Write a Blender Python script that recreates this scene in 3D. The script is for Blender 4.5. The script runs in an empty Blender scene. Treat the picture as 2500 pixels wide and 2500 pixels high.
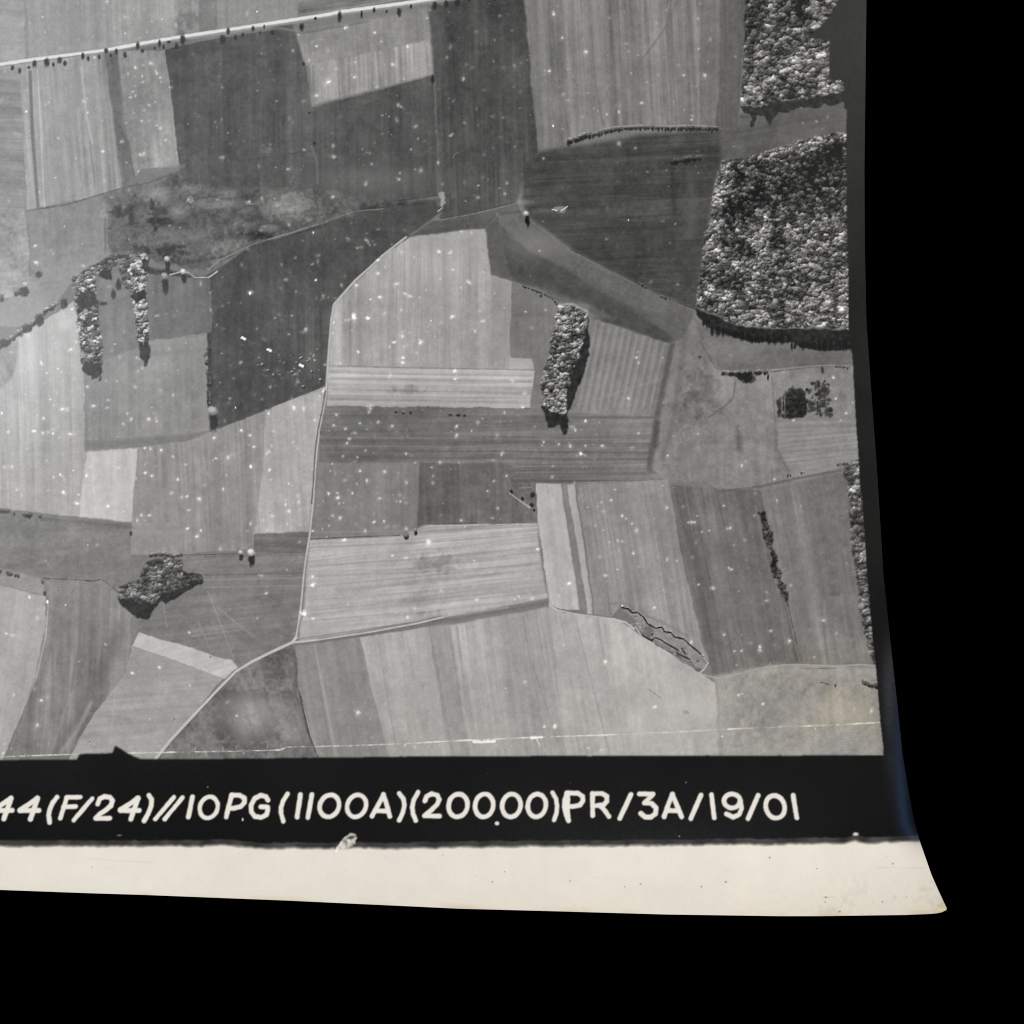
import bpy, math, random
import numpy as np

# ------------------------------------------------------------------ camera, world, lamps, exposure
MM = 0.00008            # metres per layout unit (one layout unit = 0.08 mm on the print)
NU, NV = 400.0, 1500.0  # layout point straight below the lens
DIST = 3750.0           # lens height above the table in layout units (0.30 m)
def wx(u): return (u - 1250.0) * MM
def wy(v): return -(v - 1250.0) * MM

scene = bpy.context.scene
cam_d = bpy.data.cameras.new("camera")
cam = bpy.data.objects.new("camera", cam_d)
scene.collection.objects.link(cam)
cam_d.sensor_width = 36.0
cam_d.lens = 36.0 * DIST / 2500.0
cam_d.shift_x = (1250.0 - NU) / 2500.0
cam_d.shift_y = (NV - 1250.0) / 2500.0
cam_d.clip_start = 0.01
cam_d.clip_end = 50.0
cam.location = (wx(NU), wy(NV), DIST * MM)
scene.camera = cam

world = bpy.data.worlds.new("World")
scene.world = world
world.use_nodes = True
world.node_tree.nodes["Background"].inputs[0].default_value = (0.80, 0.86, 1.0, 1)
world.node_tree.nodes["Background"].inputs[1].default_value = 0.05

def area(name, loc, target, size, power, col, size_y=None):
    d = bpy.data.lights.new(name, 'AREA')
    d.energy = power; d.color = col; d.shape = 'RECTANGLE'
    d.size = size; d.size_y = size_y or size
    o = bpy.data.objects.new(name, d)
    scene.collection.objects.link(o)
    from mathutils import Vector
    o.location = loc
    o.rotation_euler = (Vector(target) - Vector(loc)).to_track_quat('-Z', 'Y').to_euler()
    return o
# soft ceiling lamp beyond the top right of the print, and a small cool window to the left
KEY_LOC = (1.32, 0.62, 0.92)
area("ceiling_lamp", KEY_LOC, (-0.02, 0.0, 0.0), 0.45, 50.0, (1.0, 0.972, 0.92))
area("window_light", (-0.46, 0.56, 0.80), (0.075, -0.04, 0.02), 0.22, 0.95, (0.24, 0.45, 1.0), 0.22)

area("overhead_lamp", (-0.32, 0.235, 1.20), (-0.088, 0.02, 0.0), 0.20, 4.3, (0.96, 0.98, 1.0))

scene.view_settings.view_transform = 'Standard'
scene.view_settings.look = 'None'
scene.view_settings.gamma = 1.0
scene.view_settings.exposure = 0.0
scene.view_settings.use_curve_mapping = False
scene.cycles.use_denoising = False          # keep the print's grain
scene.cycles.filter_width = 1.1
scene.cycles.max_bounces = 3
CALIB = globals().get("CALIB_MODE", None)

# ------------------------------------------------------------------ the printed picture (albedo computed in layout units)
rng = np.random.default_rng(19440110)
rnd = random.Random(77)
S = 0.75
U0, V0, U1, V1 = -420.0, -330.0, 2330.0, 2260.0
W = int((U1 - U0) * S); H = int((V1 - V0) * S)
uu = (U0 + (np.arange(W) + 0.5) / S).astype(np.float32)
vv = (V0 + (np.arange(H) + 0.5) / S).astype(np.float32)
L = np.full((H, W), 120.0, np.float32)
ID = np.zeros((H, W), np.int32)

def vnoise(step, seed):
    r = np.random.default_rng(seed)
    gw = int((U1 - U0) / step) + 3; gh = int((V1 - V0) / step) + 3
    g = r.random((gh, gw)).astype(np.float32) * 2 - 1
    x = (uu - U0) / step; y = (vv - V0) / step
    xi = x.astype(int); yi = y.astype(int)
    fx = x - xi; fy = y - yi
    fx = fx * fx * (3 - 2 * fx); fy = fy * fy * (3 - 2 * fy)
    a = g[yi][:, xi] * (1 - fx) + g[yi][:, xi + 1] * fx
    b = g[yi + 1][:, xi] * (1 - fx) + g[yi + 1][:, xi + 1] * fx
    return a * (1 - fy[:, None]) + b * fy[:, None]
N200 = vnoise(190, 1); N70 = vnoise(70, 2); N25 = vnoise(25, 3); N10 = vnoise(10, 4); N5 = vnoise(5, 5); N3 = vnoise(3.0, 15)
WU = vnoise(38, 6) * 2.2 + vnoise(11, 7) * 1.2
WV = vnoise(38, 8) * 2.2 + vnoise(11, 9) * 1.2
RU = vnoise(16, 10) * 5 + vnoise(7, 11) * 3
RV = vnoise(16, 12) * 5 + vnoise(7, 13) * 3
MOTT = 0.5 * N70 + 0.4 * N25 + 0.4 * N10 + .3 * N5

TILES = {"A": (0, 0), "B": (700, 0), "C": (1400, 0), "D": (0, 600), "E": (700, 600), "F": (1400, 600),
         "G": (0, 1200), "H": (700, 1200), "I": (1500, 1200)}
Q = 800.0 / 1932.0
def pts(spec):
    """'A 12,30 40,50 B 3,4' -> list of layout points (sheet quadrant letters with local coordinates)"""
    out = []; ox = oy = 0.0; q = Q
    for tok in spec.split():
        if tok in TILES: ox, oy = TILES[tok]; q = Q
        elif tok == "J": ox, oy, q = 0, 1880, 700.0 / 1932
        elif tok == "K": ox, oy, q = 650, 1880, 700.0 / 1932
        elif tok == "M": ox, oy, q = 1300, 1880, 700.0 / 1932
        elif tok == "N": ox, oy, q = 1900, 1800, 500.0 / 1932
        elif tok == "P": ox, oy, q = 0, 0, 1.0
        else:
            x, y = tok.split(","); out.append((ox + float(x) * q, oy + float(y) * q))
    return out

def win(p, pad=8):
    a = np.array(p, np.float32)
    x0 = max(0, int((a[:, 0].min() - pad - U0) * S)); x1 = min(W, int((a[:, 0].max() + pad - U0) * S) + 1)
    y0 = max(0, int((a[:, 1].min() - pad - V0) * S)); y1 = min(H, int((a[:, 1].max() + pad - V0) * S) + 1)
    return slice(y0, max(y0, y1)), slice(x0, max(x0, x1))

def polymask(p, wob=1.0, ragged=0.0):
    sl = win(p, 14)
    X = uu[sl[1]][None, :] + wob * WU[sl] + ragged * RU[sl]
    Y = vv[sl[0]][:, None] + wob * WV[sl] + ragged * RV[sl]
    m = np.zeros(X.shape, bool)
    n = len(p)
    for i in range(n):
        xa, ya = p[i]; xb, yb = p[(i + 1) % n]
        if ya == yb: continue
        c = (Y < ya) != (Y < yb)
        m ^= c & (X < (xb - xa) * (Y - ya) / (yb - ya) + xa)
    return sl, m

def linedist(p, sl):
    X = uu[sl[1]][None, :]; Y = vv[sl[0]][:, None]
    best = None
    for (xa, ya), (xb, yb) in zip(p[:-1], p[1:]):
        dx, dy = xb - xa, yb - ya
        t = np.clip(((X - xa) * dx + (Y - ya) * dy) / max(dx * dx + dy * dy, 1e-6), 0, 1)
        d = np.hypot(X - xa - t * dx, Y - ya - t * dy)
        best = d if best is None else np.minimum(best, d)
    return best

def soften(a, n):
    for _ in range(n):
        b = np.pad(a, 1, mode="edge"); a = (b[:-2, 1:-1] + b[2:, 1:-1] + b[1:-1, :-2] + b[1:-1, 2:] + 4 * a) / 8
    return a
REG = [dict(name="field", owner="picture", label=None)]
def region(name, owner="picture", label=None):
    REG.append(dict(name=name, owner=owner, label=label)); return len(REG) - 1

def streak(sl, ang, wl, seed):
    a = math.radians(ang)
    X = uu[sl[1]][None, :]; Y = vv[sl[0]][:, None]
    s = X * math.cos(a) - Y * math.sin(a); t = X * math.sin(a) + Y * math.cos(a)
    r = np.random.default_rng(seed)
    out = 0
    for k, (w, lng, amp) in enumerate(((wl * 3.7, 900, .55), (wl, 420, .65), (wl * .45, 170, .5), (wl * .26, 80, .38))):
        g = r.random((64, 512)).astype(np.float32) * 2 - 1
        x = s / w + 2000; y = t / lng + 200
        xi = np.floor(x).astype(int); yi = np.floor(y).astype(int)
        fx = x - xi; fy = y - yi; fy = fy * fy * (3 - 2 * fy); fx = fx * fx * (3 - 2 * fx)
        xi %= 512; yi %= 64; xj = (xi + 1) % 512; yj = (yi + 1) % 64
        out = out + amp * ((g[yi, xi] * (1 - fx) + g[yi, xj] * fx) * (1 - fy) + (g[yj, xi] * (1 - fx) + g[yj, xj] * fx) * fy)
    return out

seed_c = [100]
def speck(u, v, r, amp):
    sl = win([(u - 3 * r, v - 3 * r), (u + 3 * r, v + 3 * r)], 1)
    if L[sl].size == 0: return
    st = rnd.uniform(.8, 1.25); sh_ = rnd.uniform(-.3, .3)
    Y = (vv[sl[0]][:, None] - v) * st; X = (uu[sl[1]][None, :] - u) / st + sh_ * Y
    g = np.exp(-(X * X + Y * Y) / (r * r) * (1 + .7 * N5[sl]) - .3 * (N3[sl] + 1))
    L[sl] += 1.25 * amp * g

def field(spec, tone, ang=0, amp=6, wl=9, mott=5, specks=0, grad=None, label=None, name="field", wob=1.0, sv=56, soft=None):
    p = pts(spec); sl, m = polymask(p, wob)
    seed_c[0] += 1
    t = tone + 1.65 * amp * streak(sl, ang, wl, seed_c[0]) * (0.85 + 0.5 * N200[sl] + .35 * N70[sl]) + mott * (MOTT[sl] + 0.5 * N200[sl])
    if grad:                                   # (du, dv, change per 100 units) tone drift across the field in the print
        cx = sum(a for a, b in p) / len(p); cy = sum(b for a, b in p) / len(p)
        t = t + grad[0] * (uu[sl[1]][None, :] - cx) / 100 + grad[1] * (vv[sl[0]][:, None] - cy) / 100
    al = soften(m.astype(np.float32), soft or rnd.choice((1, 2, 4, 7, 11)))
    L[sl] = L[sl] * (1 - al) + t * al
    if name:
        ID[sl] = np.where(m, region(name, label=label), ID[sl])
    ys, xs = np.nonzero(m)
    k = int(4.6 * specks * len(ys) / (S * S) / 1e4)
    for _ in range(k):
        i = rnd.randrange(len(ys))
        speck(uu[sl[1]][xs[i]], vv[sl[0]][ys[i]], rnd.choice((1.5, 2.0, 2.5, 3.2, 4.4)), (.22 + .95 * rnd.random() ** 1.8) * sv * 1.35)

def patch(u, v, ru, rv, amp, q=Q, t="P", soft=.5):
    (u, v), = pts("%s %g,%g" % (t, u, v)); ru *= q; rv *= q
    sl = win([(u - 2 * ru, v - 2 * rv), (u + 2 * ru, v + 2 * rv)], 2)
    X = (uu[sl[1]][None, :] - u) / ru; Y = (vv[sl[0]][:, None] - v) / rv
    d = np.sqrt(X * X + Y * Y) + 0.5 * N25[sl] + 0.4 * N10[sl] + .25 * N5[sl]
    L[sl] += amp * np.clip((1 + soft / 2 - d) / soft, 0, 1)

def line(spec, w, tone, name=None, label=None, rough=0.0, soft=1.2, mix=1.0):
    p = pts(spec); sl = win(p, w + 6)
    d = linedist(p, sl) + rough * (0.6 * WU[sl] + 0.5 * N5[sl] * 2)
    a = np.clip((w / 2 + soft / 2 - d) / soft, 0, 1) * mix
    L[sl] = L[sl] * (1 - a) + tone * a
    if name: ID[sl] = np.where(d < w / 2 + .4, region(name, label=label), ID[sl])

def blob(u, v, ru, rv, tone, a0=1.0, idv=None, soft=.55, tilt=0.0):
    sl = win([(u - 1.4 * ru - 2, v - 1.4 * rv - 2), (u + 1.4 * ru + 2, v + 1.4 * rv + 2)], 1)
    if L[sl].size == 0: return
    X = (uu[sl[1]][None, :] - u - tilt * (vv[sl[0]][:, None] - v)) / ru; Y = (vv[sl[0]][:, None] - v) / rv
    d = np.sqrt(X * X + Y * Y) + .16 * N5[sl]
    a = np.clip((1 + soft / 2 - d) / soft, 0, 1) * a0
    L[sl] = L[sl] * (1 - a) + tone * a
    if idv is not None: ID[sl] = np.where(a > .45, idv, ID[sl])

def crowns(spec, base, step, rad, lit, dark, name="wood", label=None, wob=1.0, ragged=.8, tonef=None, squash=.8, patchy=26):
    """a wood seen from the air: packed tree crowns of mixed sizes, each lit on its upper side, dark gaps between"""
    p = pts(spec); sl, m = polymask(p, wob, ragged)
    rid = region(name, label=label); ID[sl] = np.where(m, rid, ID[sl])
    if not m.any(): return
    X = uu[sl[1]][None, :] + 2.2 * N10[sl] + 1.6 * N5[sl]; Y = vv[sl[0]][:, None] + 2.2 * vnoise(9, 31)[sl] + 1.4 * N5[sl]
    f = patchy * (1.0 * N70[sl] + .9 * N25[sl])
    if tonef: f = f + soften(np.vectorize(tonef)(uu[sl[1]][None, :] + 0 * Y, vv[sl[0]][:, None] + 0 * X).astype(np.float32), 30)
    out = np.zeros(m.shape, np.float32); wsum = 0
    for size, wgt, sd in ((step * 2.3, .8, 3), (step * 1.5, 1.0, 5), (step * .95, .55, 7)):
        r = np.random.default_rng(sd + int(p[0][0]))
        gx = X / size; gy = Y / (size * squash * 1.05)
        ix = np.floor(gx).astype(int); iy = np.floor(gy).astype(int)
        x0, y0 = ix.min() - 1, iy.min() - 1
        shp = (iy.max() - y0 + 3, ix.max() - x0 + 3)
        jx, jy, al, rr = (r.random(shp).astype(np.float32) for _ in range(4))
        best = np.full(m.shape, 9.0, np.float32); bx = np.zeros_like(best); by = np.zeros_like(best); ba = np.zeros_like(best)
        for oy in (-1, 0, 1):
            for ox in (-1, 0, 1):
                cy, cx = iy + oy - y0, ix + ox - x0
                dx = gx - (ix + ox + jx[cy, cx]); dy = gy - (iy + oy + jy[cy, cx])
                d = np.hypot(dx, dy) / (.6 + .7 * rr[cy, cx])
                k = d < best
                best = np.where(k, d, best); bx = np.where(k, dx, bx); by = np.where(k, dy, by); ba = np.where(k, al[cy, cx], ba)
        b = lit[0] + (lit[1] - lit[0]) * ba ** 1.9 + f
        lam = np.clip(.52 - .75 * by - .25 * bx, 0, 1.15) * np.clip(1.12 - .75 * best ** 2, .1, 1)
        out += wgt * (dark + (b - dark) * lam); wsum += wgt
    out = out / wsum
    mu = out[m].mean(); out = mu + (out - mu) * np.where(out > mu, 2.05, 1.55) + 9 * N5[sl] + 8 * N3[sl]
    out = np.maximum(out, dark - 6 + 4 * N10[sl])
    al = np.clip(soften(m.astype(np.float32), 6) + .22 * N5[sl] * (soften(m.astype(np.float32), 6) % 1 > .02), 0, 1)
    L[sl] = L[sl] * (1 - al) + out * al

def shadow(spec, tone, ragged=1.0, spikes=0, name=None, label=None):
    p = pts(spec); sl, m = polymask(p, .6, ragged)
    al = soften(m.astype(np.float32), 4) * .93
    L[sl] = L[sl] * (1 - al) + (tone + 5 + 5 * N10[sl] + 4 * N5[sl]) * al
    if name: ID[sl] = np.where(m, region(name, label=label), ID[sl])

def tree(t, x, y, r, sh=1.8, lit=190, dark=48, label=None, side=.05):
    (u, v), = pts("%s %g,%g" % (t, x, y)); r *= Q
    rid = region("tree", label=label)
    blob(u + side * r * 4, v + r * sh, r * .85, r * sh * .9, dark, .95, rid, tilt=side)
    blob(u, v, r, r * .9, lit * .75, .95, rid)
    blob(u - r * .1, v - r * .25, r * .7, r * .55, lit, .9, rid)

def hedge(spec, w, lit, dark, off=None, name="hedge", label=None, sh=1.0, step=3.6, gap=0.0):
    """row of bushes: dark shade on the lower side, bright tops on the upper side"""
    p = pts(spec); rid = region(name, label=label)
    for k in range(3):
        for (xa, ya), (xb, yb) in zip(p[:-1], p[1:]):
            n = max(1, int(math.hypot(xb - xa, yb - ya) / step))
            for i in range(n):
                f = (i + rnd.random()) / n
                if math.sin((xa + (xb - xa) * f + ya + (yb - ya) * f) * .11 + 1.3) < gap * 2 - 1: continue
                u = xa + (xb - xa) * f; v = ya + (yb - ya) * f + rnd.uniform(-.12, .12) * w; r = w * rnd.uniform(.26, .6)
                if k == 0: blob(u, v + w * .45 * sh + rnd.random() * w * .3 * sh, r, r * (.8 + .5 * sh * rnd.uniform(.5, 1.7)), dark + rnd.uniform(-4, 8), .8, rid, soft=.9)
                elif k == 1: blob(u, v, r, r * .7, (lit + dark) * .48, .8, rid)
                elif rnd.random() < .7: blob(u, v - w * .32, r * rnd.uniform(.5, 1.1), r * .38, lit * rnd.uniform(.72, 1.08), .8, rid, soft=.9)

# ---- fields north of the main road
field("A -1300,-1000 150,-1000 150,365 -1300,610", 164, 85, 6, 12, 5, 1.2, label="pale field at the top left above the main road")
field("A 150,-1000 1040,-1000 1052,232 150,372", 155, 2, 7, 12, 4, 1.0, label="wide grey field above the main road")
field("A 1040,-1000 1160,-1000 1172,215 1052,235", 140, 1, 5, 10, 7)
patch(1110, 140, 50, 60, -18, t="A", soft=1.2)
field("A 1160,-1000 1262,-1000 1275,198 1172,216", 122, 1, 4, 10, 5)
field("A 1262,-1000 1740,-1000 1755,120 1275,200", 140, 1, 4, 12, 4, .8)
field("A 1740,-1000 B 1500,-1000 1500,-120 880,5 0,135 A 1755,125", 126, 99, 16, 11, 4, label="streaked field above the main road near the top edge")
# ---- fields south of the main road, west
field("A -1300,600 0,395 128,380 152,1245 -1300,1310", 142, 86, 12, 10, 5, .6)
field("A -1300,1300 150,1240 176,1500 176,1720 -1300,2150", 150, 105, 8, 14, 22, .3, label="rough mottled ground at the left edge")
field("A 122,380 622,325 722,1122 560,1170 158,1246", 156, 4.5, 11, 11, 4, .9, label="pale striped field below the main road")
line("A 178,430 192,780 226,1232", 8, 118, soft=3); line("A 222,420 242,760 264,1228", 3, 186, soft=2, rough=.5)
line("A 480,400 512,700 545,850", 4, 182, soft=3, mix=.8); line("A 460,640 500,1170", 4, 176, soft=4, mix=.6)
line("A 530,840 560,1080", 3, 120, soft=3, mix=.6)
field("A 622,325 692,305 722,760 762,850 792,1040 722,1125", 108, 5, 5, 9, 5, 1.0)
field("A 692,305 990,300 1032,640 1076,985 835,1002 800,1050 762,850 735,700", 141, 6, 8, 12, 9, 1.8)
for x, y in ((755,440),(838,455),(842,490),(925,440),(945,465),(785,545),(800,570),(770,580),(880,625),(925,745),(945,762),(975,830)):
    (a, b), = pts("A %d,%d" % (x, y)); speck(a, b, 3.2, 62)
field("A 975,300 1270,235 1730,150 1800,400 B 150,640 865,450 890,960 905,1160 560,1210 A 1932,1190 1430,1190 1080,1170", 89, 1, 4.5, 14, 5, 1.1,
      grad=(-.55, -.4), label="large dark field left of the top centre")
field("A 1722,150 B 70,205 835,50 848,240 132,388 100,380 A 1800,400", 134, 3, 5, 10, 6, 1.3, label="grey strip along the main road")
field("B 132,386 847,238 867,442 500,535 158,622", 148, 2, 12, 12, 4, 1.6, label="pale striped field below the main road near top centre")
field("B 830,45 1330,-60 1345,-1000 1412,-1000 1400,0 1480,905 1400,1010 1350,1210 900,1310 872,480", 80, 2, 6, 13, 5, 1.5,
      grad=(0, .5), label="dark speckled field at the top centre")
field("B 1300,-1000 1700,-1000 C 900,-1000 880,0 852,550 832,757 400,745 250,758 100,792 B 1655,858 1480,906 1400,0", 126, 3, 12, 13, 4, .9,
      label="pale streaked field at the top right of centre")
field("C 755,-1000 882,-1000 878,0 850,560 832,757 735,750", 114, 0, 4, 14, 3, .5)
line("C 600,20 560,130 470,260 380,380", 6, 108, soft=5, mix=.6); line("C 560,20 520,180 400,330", 3, 150, soft=4, mix=.5)
line("C 100,160 125,500 170,740", 4, 102, soft=4, mix=.6); line("B 1560,140 1600,470 1660,800", 5, 104, soft=5, mix=.55)
line("C 350,360 380,740", 6, 108, soft=5, mix=.5); line("C 230,300 250,730", 3, 105, soft=3, mix=.5)
line("C 140,0 150,480", 24, 140, soft=16, mix=.55)
field("C 880,-1000 1025,-1000 1020,0 975,630 962,760 832,757 852,550", 97, 1, 4, 12, 3, .4)
field("C 960,755 978,680 1060,700 1620,590 1620,800 1350,835 1000,945 860,960 830,760", 97, 100, 4, 18, 4, .4)
field("B 1480,905 1660,868 C 0,868 400,800 852,765 866,950 836,1100 760,1500 715,1830 520,1755 380,1685 0,1487 B 1430,1290 1380,1190 1385,1000", 75, 93, 5, 10, 5, .5, soft=45,
      grad=(.7, -.6), label="dark field left of the big wood")
for y in (1110, 1160, 1300, 1560, 1640, 1700, 1740):
    line("C %d,%d %d,%d" % (100 + (y * 7) % 300, y - 8, 640, y + 22), 2.4, 84 + (y % 9), soft=4, mix=.5)
line("C 690,1020 690,1390", 22, 90, soft=20, mix=.7); line("C 575,990 590,1330", 9, 62, soft=8, mix=.6)
# ---- marsh and pasture, left centre
field("A 150,1250 560,1172 630,1150 640,1440 430,1530 190,1660 172,1400", 136, 3, 5, 16, 6, .5)
field("A 170,1640 430,1510 640,1430 650,1500 430,1660 330,1800 150,1932 0,1932 0,1790 165,1700", 139, 100, 4, 20, 5, .2)
field("A 618,1150 1080,1010 1110,1090 1430,1120 1932,1090 B 180,1110 560,1195 905,1180 905,1240 560,1240 220,1310 A 1500,1445 1235,1600 900,1545 850,1490 640,1490", 94, 98, 5, 14, 26, .9, soft=40, grad=(-2.2, 0),
      label="mottled marshy ground left of centre")
patch(530, 1060, 330, 60, 13, t="B", soft=1.2)
for a in ((930,1160,75,70,22),(835,1265,36,45,22),(630,1260,40,70,18),(1050,1250,55,50,20),(900,1400,250,60,16),(1290,1205,130,28,26),
          (1340,1150,60,30,16),(1700,1225,165,72,34),(1600,1350,60,20,24),(1000,1330,120,24,-6),(780,1250,110,60,-16),(930,1280,70,60,-18),
          (1020,1485,90,36,-22),(850,1480,50,28,-22),(1180,1420,60,60,12),(1400,1400,160,18,-10),(1120,1180,16,18,38)):
    patch(a[0], a[1], a[2], a[3], a[4] * 1.0, t="A", soft=.3)
line("A 620,1300 622,1490", 3, 92, soft=3, mix=.7)
line("A 155,1250 400,1210 700,1120 880,1080 1075,1010", 3.5, 96, soft=3, rough=.5)
line("A 835,1010 1080,985", 8, 122, soft=4, rough=.8, mix=.6)
line("A 1400,955 1840,895", 4, 78, soft=5, mix=.6)
# ---- the dark pasture around the stream
field("D 870,130 1080,160 1180,195 1280,150 A 1500,1440 B 0,1392 220,1312 560,1236 860,1190 912,1240 850,1300 715,1402 560,1512 275,1802 E 265,430 240,710 222,835 0,925 D 1550,985 1290,1080 1230,1010 1220,515 870,565",
      79, 1, 5, 16, 5, 1.8, label="large dark field left of the white track")
field("D 868,170 1240,200 1250,515 880,562", 112, 0, 7, 24, 4, 1.0, grad=(-7, 0), name=None)  # tone lifted to carry the glow from the left
field("B 640,1240 870,1195 905,1250 840,1310 715,1395", 84, 110, 3, 20, 5, 0, name=None)
# ---- left centre fields
field("D -1100,620 0,585 230,470 450,320 480,520 495,740 505,1215 480,1602 250,1580 0,1552 -1100,1500", 168, 1.5, 8, 13, 4, 1.5, grad=(-1.8, -3.2),
      label="bright pale field at the left edge")  # left-hand glare is included in this field's tone
patch(400, 450, 60, 60, 24, t="D", soft=1.6); patch(330, 620, 160, 160, 10, t="D", soft=1.8)
line("D 105,540 105,1100", 2, 150, soft=2, mix=.5); line("D 215,1000 210,1560", 3, 178, soft=3, mix=.6)
field("D -1000,760 0,600 110,540 100,700 60,800 0,850 -1000,900", 146, 30, 6, 14, 5, .4, name=None)
field("D 585,180 700,170 780,300 822,690 600,690 590,400", 128, 0, 6, 14, 5, 1.4)
field("D 598,690 880,562 1222,518 1232,1000 1245,1090 1112,1118 1112,1150 510,1216 497,740", 138, 0, 6, 14, 4, 1.6, label="grey field below the narrow tree belts")  # lightened in colour for the glow on this side
line("D 890,640 1200,615", 12, 128, soft=6, mix=.6); line("D 890,580 1200,545", 9, 146, soft=6, mix=.6)
line("D 520,1180 900,1150 1105,1135", 20, 114, soft=10, mix=.75); line("D 850,1100 850,760", 2, 150, soft=2, mix=.6)
field("D 510,1216 816,1194 778,1636 468,1604", 188, 3, 8, 12, 3, .8, label="small bright field at the left")
field("D 816,1192 1110,1152 1290,1080 1566,975 1542,1250 1497,1690 1490,1785 1080,1818 765,1818 778,1636", 142, 3, 10, 11, 4, .9, label="grey striped field left of the white track")
field("D 780,1630 1060,1640 1070,1770 765,1800", 140, 90, 4, 10, 3, 0, name=None)
field("D 1566,975 1922,833 1926,880 1862,1180 1824,1692 1497,1702 1530,1400", 168, 4, 9, 11, 5, 2.2, label="pale striped field beside the white track")
field("D 1497,1702 1818,1690 1802,1812 1490,1808", 110, 88, 8, 10, 5, .5)
# ---- bottom left
field("G -1100,60 0,150 250,150 470,162 775,190 765,380 900,390 700,575 610,515 250,512 140,490 0,450 -1100,350", 122, 95, 5, 20, 8, .15, grad=(0, 3), label="grey pasture at the left edge above the dark copse")
line("G 250,165 480,180 772,212", 9, 104, soft=6, mix=.8, rough=.4)
field("G -1100,350 0,450 140,488 250,520 268,615 0,548 -1100,420", 146, 100, 6, 10, 6, .2)
field("G -1100,420 0,552 266,618 272,750 240,980 180,1200 80,1430 15,1580 -1100,1580", 165, -10, 6, 16, 4, .6, label="pale field in the bottom left corner")
field("G 272,530 610,520 690,590 815,760 790,900 740,1050 600,1260 410,1540 40,1575 200,1150 272,800 292,640", 130, -3, 13, 20, 5, .25, grad=(0, -1.5), label="dark curving field at the bottom left")
line("G 340,620 310,900 180,1300 60,1560", 14, 112, soft=14, mix=.5); line("G 700,800 620,1020 480,1280 330,1540", 22, 106, soft=22, mix=.6)
line("G 480,540 470,900 420,1180", 8, 108, soft=8, mix=.6); line("G 420,1180 300,1540", 5, 150, soft=6, mix=.5)
line("G 286,660 270,860 215,1100 90,1400", 2.6, 186, soft=2, mix=.8, rough=.4)
field("G 785,915 1318,1100 915,1585 400,1585 560,1300 720,1090", 153, 95, 6, 16, 4, .25, grad=(0, 1.0), label="grey field below the bright strip")
line("G 680,1180 650,1480", 2.4, 172, soft=3, mix=.6); line("G 540,1240 460,1400 360,1540", 8, 164, soft=9, mix=.6); line("G 520,1310 760,1340", 6, 138, soft=8, mix=.5)
field("G 760,380 1075,385 1800,365 1792,560 1748,880 1600,950 1400,1045 1300,985 815,832 812,750 900,750 1200,560 1190,490", 122, 97, 6, 12, 6, .3, label="dark field beside the copse")
for y, w, t in ((380, 3, 100), (440, 8, 116), (487, 4, 98), (515, 5, 140), (560, 3, 146), (590, 7, 116)):
    line("G 1205,%d 1795,%d" % (y + 6, y - 6), w, t, soft=3, mix=.6)
for s in ("1225,590 1380,990", "1170,770 1245,945", "1290,690 1500,860", "960,640 985,800"): line("G " + s, 3, 146, soft=3, mix=.65)
field("G 825,828 1370,1000 1402,1042 1325,1102 785,912", 184, 108, 5, 12, 4, .2, label="bright narrow strip beside the track junction")
field("G 1385,1062 1712,905 1755,950 1765,1200 1855,1580 910,1585", 110, 20, 6, 24, 20, .2, label="dark mottled field at the bottom")
patch(1450, 1340, 120, 90, 30, t="G", soft=1.0); patch(1560, 1440, 70, 110, -18, t="G", soft=1.0); patch(1330, 1420, 60, 60, -14, t="G", soft=1); patch(1680, 1400, 90, 140, 12, t="G", soft=1.4); patch(1540, 1180, 120, 40, -8, t="G", soft=1.4)
# ---- centre
field("B 715,1400 1160,1350 1232,1285 1385,1262 1355,1205 905,1305 840,1305", 92, 98, 5, 12, 4, .3)
field("B 1165,1345 1240,1280 1390,1262 1440,1310 C 0,1505 350,1682 705,1838 F 700,400 650,560 600,570 555,582 180,440 90,400 B 1770,1800 1600,1780 1490,1710 1335,1660 1200,1625",
      104, 62, 5, 20, 5, .2, label="grey wedge of land right of the centre field")
field("B 1248,1330 1292,1600 1332,1662 1500,1700 1770,1795 1932,1880 F 100,430 555,580 590,560 400,400 B 1932,1770 1640,1590 1420,1480", 85, 62, 4, 18, 5, .2, soft=30)
patch(1470, 1440, 130, 70, 18, t="B", soft=1.3)
field("B 1165,1348 1242,1285 1292,1600 1325,1664 1200,1622", 92, 8, 3, 14, 3)
field("B 715,1404 1160,1350 1200,1622 1318,1664 E 1320,225 1312,658 1440,670 1456,736 300,713 240,712 262,430 275,350 B 570,1502", 160, .5, 10, 11, 4, 1.3, grad=(.2, -.7),
      label="large pale field with curved edge at the centre")
field("E 1202,175 1320,218 1312,660 1200,700", 148, 0, 5, 10, 3, .5, name=None)
for x in (600, 640, 665, 700, 740, 780): line("E %d,40 %d,690" % (x + 20, x - 10), 3, 176 if x % 40 else 146, soft=3, mix=.5)
patch(870, 120, 130, 80, 9, t="E", soft=1.6)
field("E 1312,658 1440,670 1456,737 1300,738", 168, 90, 6, 8, 3, .5)
field("E 242,712 300,712 1458,735 1432,962 235,945", 170, 91, 14, 9, 4, .6, label="bright field of horizontal streaks at the centre")
for y, w, t in ((735, 5, 186), (758, 4, 150), (772, 5, 200), (792, 3, 128), (815, 5, 190), (858, 3, 130), (880, 6, 186), (915, 3, 126), (935, 4, 180)):
    line("E 260,%d 700,%d 1440,%d" % (y - 8, y, y + 12), w * .8, t, soft=3, mix=.6, rough=.2)
patch(720, 855, 80, 22, -26, t="E", soft=1)
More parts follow.
